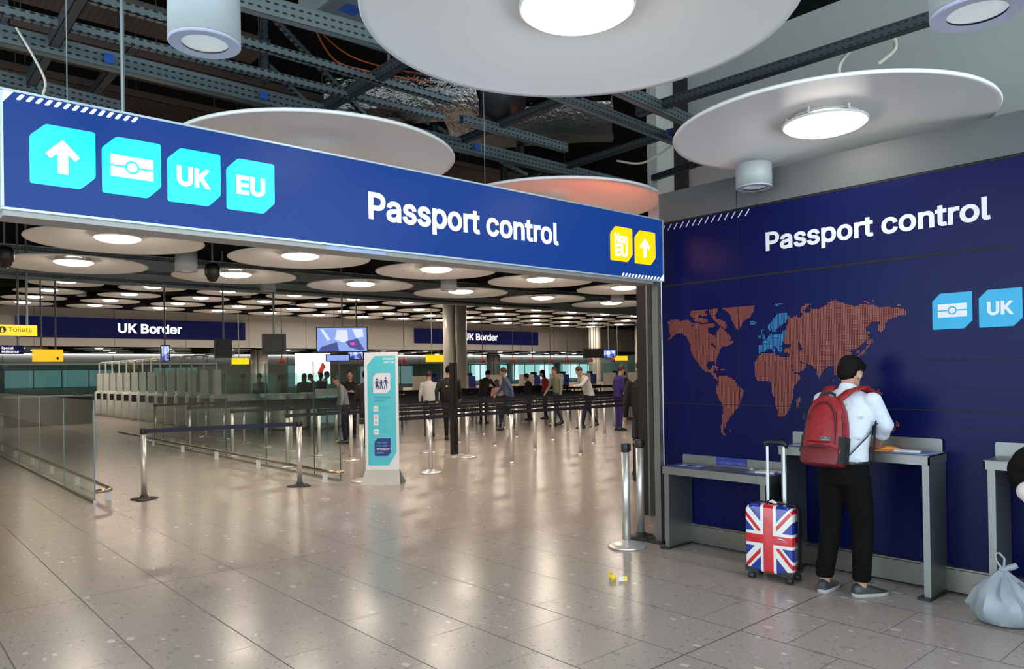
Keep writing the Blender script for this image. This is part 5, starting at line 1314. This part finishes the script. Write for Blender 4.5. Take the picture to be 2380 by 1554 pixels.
# ------------------------------------------------------------------ far hall
for i, (x, y, w, ztop) in enumerate([(20.5, 27.1, .515, 5.15), (41.8, 37.9, .43, 5.15), (43.9, 52.3, .6, 3.27), (43.7, 35.0, .45, 5.15), (19.1, 45.6, .5, 3.27), (28.3, 45.1, .5, 3.27)]):
    t = thing('column', 'round steel clad column, %s' % ['the big one left of the second blue border sign', 'thinner one behind the walking person in white', 'farthest one beside the bright window', 'beside the opening jamb', 'behind the hanging screens at left', 'behind the large blue screen'][i], 'column', (x, y, 0), -.645, 'steel columns')
    for s in (-1, 1):
        n = 12; b = MB()
        arc = [(s * (.02 * 0 + w * sin(a)) + s * .025, -w * cos(a)) for a in [pi * k / n for k in range(n + 1)]]
        b.loft([[Vector((px, py, z)) for px, py in arc] for z in (0.0, ztop * .5, ztop)])
        part(t, 'cladding', b, M['column_steel'], smooth=40)
    part(t, 'joint', MB().b2((-.03, -w * .95, 0), (.03, w * .95, ztop)), M['black'])
def hall_sign(name, label, x0, x1, y, z0, z1, m, lines=None, lm='sign_white_hot', rods=(), weight=.02, zr=4.4, cat='sign', rz=0):
    t = thing(name, label, cat, (x0, y, z0))
    part(t, 'sign_box', MB().b2((0, 0, 0), (x1 - x0, .14, z1 - z0)), M[m])
    if lines: part(t, 'sign_lettering', lettering(lines, frame((0, -.004, 0), (1, 0, 0), (0, 0, 1)), weight), M[lm])
    for r in rods: part(t, 'hanger_rod', MB().tube([(r, .07, z1 - z0), (r, .07, ceil_z(y) - z0)], .022, 8), M['galv'])
    return t
for lab, x0, x1, tx in (('wide navy UK Border sign on the fascia at the left', 4.8, 13.95, 8.45), ('wide navy UK Border sign partly behind the big column', 23.6, 33.1, 27.05)):
    hall_sign('border_sign', lab, x0 * K, x1 * K, 41.86, 3.678, 4.674, 'navy_sign', [('UK Border', (tx - x0) * K, .29, 3.14, .48)], 'sign_white_hot', weight=.026)
tt = hall_sign('hanging_sign', 'yellow hanging Toilets sign at the left edge', 1.55, 2.53, 16.0, 2.445, 2.635, 'sign_yellow_soft', [('Toilets', .535, .065, .36, .085)], 'black', (.83, .3), .0, 4.0)
pb2 = MB(); ft_ = frame((0, -.004, 0), (1, 0, 0), (0, 0, 1)); pb2.prism([(.445 + .06 * cos(2 * pi * k / 20), .10 + .06 * sin(2 * pi * k / 20)) for k in range(20)], ft_, .001); part(tt, 'round_symbol', pb2, M['black'])
pb2 = MB(); pb2.prism([(.445, .145), (.47, .07), (.455, .05), (.435, .05), (.42, .07)], frame((0, -.006, 0), (1, 0, 0), (0, 0, 1)), .001); part(tt, 'arrow_symbol', pb2, M['sign_yellow_soft'])
hall_sign('hanging_sign', 'navy hanging Special assistance sign below the yellow Toilets sign', 1.9, 2.61, 18.0, 2.165, 2.34, 'navy_sign', [('Special', .33, .10, .20, .05), ('assistance', .33, .03, .29, .05)], 'sign_white_hot', (.62,), .01, 4.0)
s1 = hall_sign('hanging_sign', 'yellow blank looking box sign on the left back wall', 3.69, 4.41, 24.0, 2.13, 2.47, 'sign_yellow_soft', None, rods=(.2, .55), zr=4.3)
part(s1, 'sign_symbol', MB().b2((.56, -.006, .05), (.61, -.002, .13)), M['black'])
for lab, x0, x1, y, z0, z1 in (('yellow hanging sign beside the steel column behind the screens', 13.0, 13.75, 34.0, 2.19, 2.47), ('yellow hanging sign left of the big column', 21.0, 22.05, 30.0, 2.2, 2.55), ('yellow hanging sign at the far right by the jamb', 39.6, 40.9, 34.0, 2.33, 2.64)):
    hall_sign('hanging_sign', lab, x0, x1, y, z0, z1, 'sign_yellow_soft', None, rods=(.3,), zr=4.3 if y < 34.5 else 3.0)
# screens
def screen_unit(label, loc, rz, w, h, rod, back=False, art=True, short=False):
    t = thing('hanging_screen', label, 'screen', loc, rz)
    part(t, 'housing', MB().b2((-w / 2, 0, -h / 2), (w / 2, .09, h / 2)).b2((-w * .35, .09, -h * .35), (w * .35, .14, h * .35)), M['black'])
    f = frame((0, -.002, 0), (1, 0, 0), (0, 0, 1)); g = .03
    dsp = part(t, 'display', MB().prism([(-w / 2 + g, -h / 2 + g), (w / 2 - g, -h / 2 + g), (w / 2 - g, h / 2 - g), (-w / 2 + g, h / 2 - g)], f, .001), M['screen_a'])
    if art:
        f2 = frame((0, -.005, 0), (1, 0, 0), (0, 0, 1)); a = MB()
        a.prism([(-.10 * w, .38 * h), (.10 * w, .38 * h), (.12 * w, -.05 * h), (.02 * w, -.12 * h), (-.14 * w, .0 * h)], f2, .001).prism([(.2 * w, .40 * h), (.40 * w, .40 * h), (.42 * w, .1 * h), (.28 * w, .05 * h)], f2, .001).prism([(-.42 * w, .4 * h), (-.36 * w, .4 * h), (-.22 * w, .0 * h), (-.28 * w, -.05 * h)], f2, .001)
        part(dsp, 'picture_light', a, M['screen_b'])
        a = MB().prism([(.06 * w, -.08 * h), (.30 * w, .04 * h), (.44 * w, -.42 * h), (.36 * w, -.44 * h), (.14 * w, -.30 * h)], f2, .001).prism([(-.46 * w, -.45 * h), (-.40 * w, -.28 * h), (-.10 * w, -.10 * h), (-.06 * w, -.45 * h)], f2, .001)
        part(dsp, 'picture_dark', a, M['screen_c'])
        part(dsp, 'picture_pink', MB().prism([(.15 * w, -.14 * h), (.24 * w, -.10 * h), (.27 * w, -.20 * h), (.18 * w, -.24 * h)], frame((0, -.008, 0), (1, 0, 0), (0, 0, 1)), .001), M['screen_d'])
    part(t, 'hanger_rod', MB().tube([(0, .11, h / 2), (0, .11, .16 if short else ceil_z(loc[1]) - loc[2])], .025, 8), M['galv'])
    return t
screen_unit('large hanging screen with a blue passport picture', (10.92, 20.0, 2.69), -.55, 1.5, .76, 1.5)
screen_unit('black box screen hanging just below the large blue screen', (10.80, 20.05, 2.145), -.55, .70, .22, .3, art=False, short=True).children[1].data.materials[0] = M['black']
screen_unit('small angled screen at the lower right of the large blue screen', (13.64, 24.0, 2.38), -.9, .62, .42, 1.9)
screen_unit('black screen back left of the large blue screen', (7.93, 18.0, 2.43), pi - .45, .58, .52, 1.4)
screen_unit('black screen back, leftmost of the two seen from behind', (8.13, 22.0, 2.46), pi - .25, .48, .56, 1.6)
screen_unit('narrow glowing screen above the gates', (7.12, 24.0, 2.38), -.2, .26, .5, 1.5)
screen_unit('black screen seen from behind near the right column', (32.95, 30.0, 2.67), pi - .7, 1.25, .55, 1.6)
screen_unit('small lit screen right of the black one near the right column', (34.3, 30.0, 2.64), -.9, .9, .5, 1.6)
lb = thing('light_box', 'white lit advertising board with a red figure', 'light box', (18.9, 40.0, 1.1), 0)
part(lb, 'lit_face', MB().b2((0, 0, 0), (2.15, .15, 1.8)), M['lightbox'])
part(lb, 'red_figure', MB().prism([(1.30, .65), (1.50, 1.0), (1.62, 1.25), (1.72, 1.22), (1.85, 1.0), (1.72, .85), (1.62, .55), (1.45, .45)], frame((0, -.004, 0), (1, 0, 0), (0, 0, 1)), .002), M['poster_red'])
part(lb, 'stand', MB().b2((.1, .02, -1.1), (.2, .12, 0)).b2((1.95, .02, -1.1), (2.05, .12, 0)), M['galv'])
# pendant number signs, unlit
for i, x in enumerate((14.9, 17.6, 19.2, 21.6, 24.3, 26.9, 29.2, 30.8, 32.3, 33.8, 36.0, 38.2)):
    if i == 0: pr = thing('pendant_sign', 'small dark red pendant over the counters, first from left', 'pendant', (x, 33.0, 2.3), 0, 'dark red pendants'); part(pr, 'shade', MB().lathe([(.05, .16), (.13, .10), (.15, -.06), (.10, -.10)], n=14), M['red_tag'], smooth=40); part(pr, 'flex', MB().tube([(0, 0, .15), (0, 0, 2.85)], .018, 6), M['black'])
    else: dup(pr, (x, 33.0, 2.3), 0, 'small dark red pendant over the counters, %s from left' % ORD[i])
# counters
ct = None
for i in range(9):
    x = 20.6 + 2.35 * i
    lab = 'passport counter with white front panel, %s from left in the far row' % ORD[i]
    if ct is None:
        ct = thing('passport_counter', lab, 'counter', (x, 30.8, 0), 0, 'passport counters')
        part(ct, 'plinth', MB().b2((0, 0, 0), (1.7, .8, .95)), M['beige'])
        part(ct, 'front_panel', MB().b2((.05, -.03, .75), (1.15, 0, 1.5)), M['beige'])
        part(ct, 'navy_panel', MB().b2((1.2, -.03, .85), (1.65, 0, 1.45)), M['poster_navy'])
        part(ct, 'glass_hood', MB().b2((.02, .02, 1.5), (1.68, .04, 2.1)), M['gate_glass'])
        part(ct, 'computer', MB().b2((1.2, .25, 1.3), (1.65, .3, 1.62)).b2((1.38, .3, .95), (1.46, .36, 1.35)), M['black'])
    else: dup(ct, (x, 30.8, 0), 0, lab)
# automatic gates: a long row running away, and a short front row
def gate_unit(label):
    t = thing('passport_gate', label, 'electronic gate', (0, 0, 0), 0, 'electronic passport gates')
    part(t, 'cabinet', MB().loft([[Vector((px + .0, y, pz + .55)) for px, pz in rrect(.75, .54, .12)] for y in (-.11, .11)]), M['white_cab'], smooth=40)
    part(t, 'reader_panel', MB().b2((-.70, -.113, .72), (-.30, -.11, .98)), M['black'])
    part(t, 'sensor_row', (lambda b: ([b.b2((-.25 + .12 * k, -.114, .80), (-.21 + .12 * k, -.11, .88)) for k in range(8)], b)[1])(MB()), M['black'])
    part(t, 'glass_wing', MB().b2((-.35, -.012, 1.05), (.70, .012, 1.72)).b2((-.02, .11, .2), (.0, .50, 1.65)), M['gate_glass'])
    part(t, 'tower', MB().b2((-.66, -.09, 1.0), (-.46, .09, 1.85)), M['white_cab'])
    part(t, 'camera_mast', MB().tube([(-.56, 0, 1.85), (-.56, 0, 2.30), (-.45, 0, 2.34), (-.10, 0, 2.34)], .03, 8).b2((-.20, -.06, 2.28), (-.04, .06, 2.33)), M['white_cab'])
    return t
g0 = None
for k in range(14):
    y = 22.7 + 1.10 * k
    lab = 'white passport gate with camera mast, %s in the row running away' % ORD[k]
    if g0 is None: g0 = gate_unit(lab); g0.location = (8.75, y, 0); g0.rotation_euler = (0, 0, 0)
    else: dup(g0, (8.75, y, 0), 0, lab)
for k in range(4):
    dup(g0, (9.62 + .66 * k, 22.05, 0), pi / 2, 'low passport gate in the short front row, %s from left' % ORD[k], skip=('camera_mast', 'tower'))
ep = thing('gate_end_panel', 'white rounded frame panel at the near end of the gate rows', 'panel', (10.9, 20.9, 0), .3)
part(ep, 'frame_panel', MB().loft([[Vector((px, y, pz + .62)) for px, pz in rrect(.45, .60, .12)] for y in (0, .1)]), M['white_cab'], smooth=40)
part(ep, 'inner_glass', MB().b2((-.33, -.006, .18), (.33, -.002, 1.0)), M['window_dim'])
# partition of dark teal glass at the far left
gp = thing('glass_partition', 'tall teal glass partition before the left back wall', 'glass partition', (3.5, 43.0, 0))
for k in range(8):
    part(gp, 'glass_pane', MB().b2((1.5 * k, 0, .05), (1.5 * k + 1.46, .02, 2.35)), M['gate_glass'])
part(gp, 'rail_bar', MB().b2((0, -.02, 2.35), (12, .05, 2.42)).b2((0, -.02, 0), (12, .05, .06)), M['galv'])
kn = thing('information_counter', 'dark low counter at the far left behind the glass', 'counter', (3.9, 30.5, 0))
part(kn, 'counter_body', MB().b2((0, 0, 0), (2.6, .7, 1.0)), M['black']); part(kn, 'counter_top', MB().b2((-.05, -.05, 1.0), (2.65, .75, 1.05)), M['galv'])
# recessed lights of the low back ceiling
dl = None; c = 0
for j, y in enumerate((36.6, 39.2, 42.0)):
    for i in range(13):
        x = 5.2 + 2.9 * i + .9 * j
        lab = 'small recessed light in the low back ceiling, %s from left in the %s row' % (ORD[i], ORD[j])
        if dl is None:
            dl = thing('recessed_light', lab, 'ceiling light', (x * K, y * K, 3.205), 0, 'recessed lights')
            part(dl, 'lens', MB().lathe([(.01, -.015), (.18, -.012), (.22, .02)], n=18), M['downlight'])
            part(dl, 'plate', MB().lathe([(.22, -.006), (1.15, -.004), (1.15, .02), (.22, .02)], n=28, cap=False), M['disc'])
        else: dup(dl, (x * K, y * K, 3.205), 0, lab)
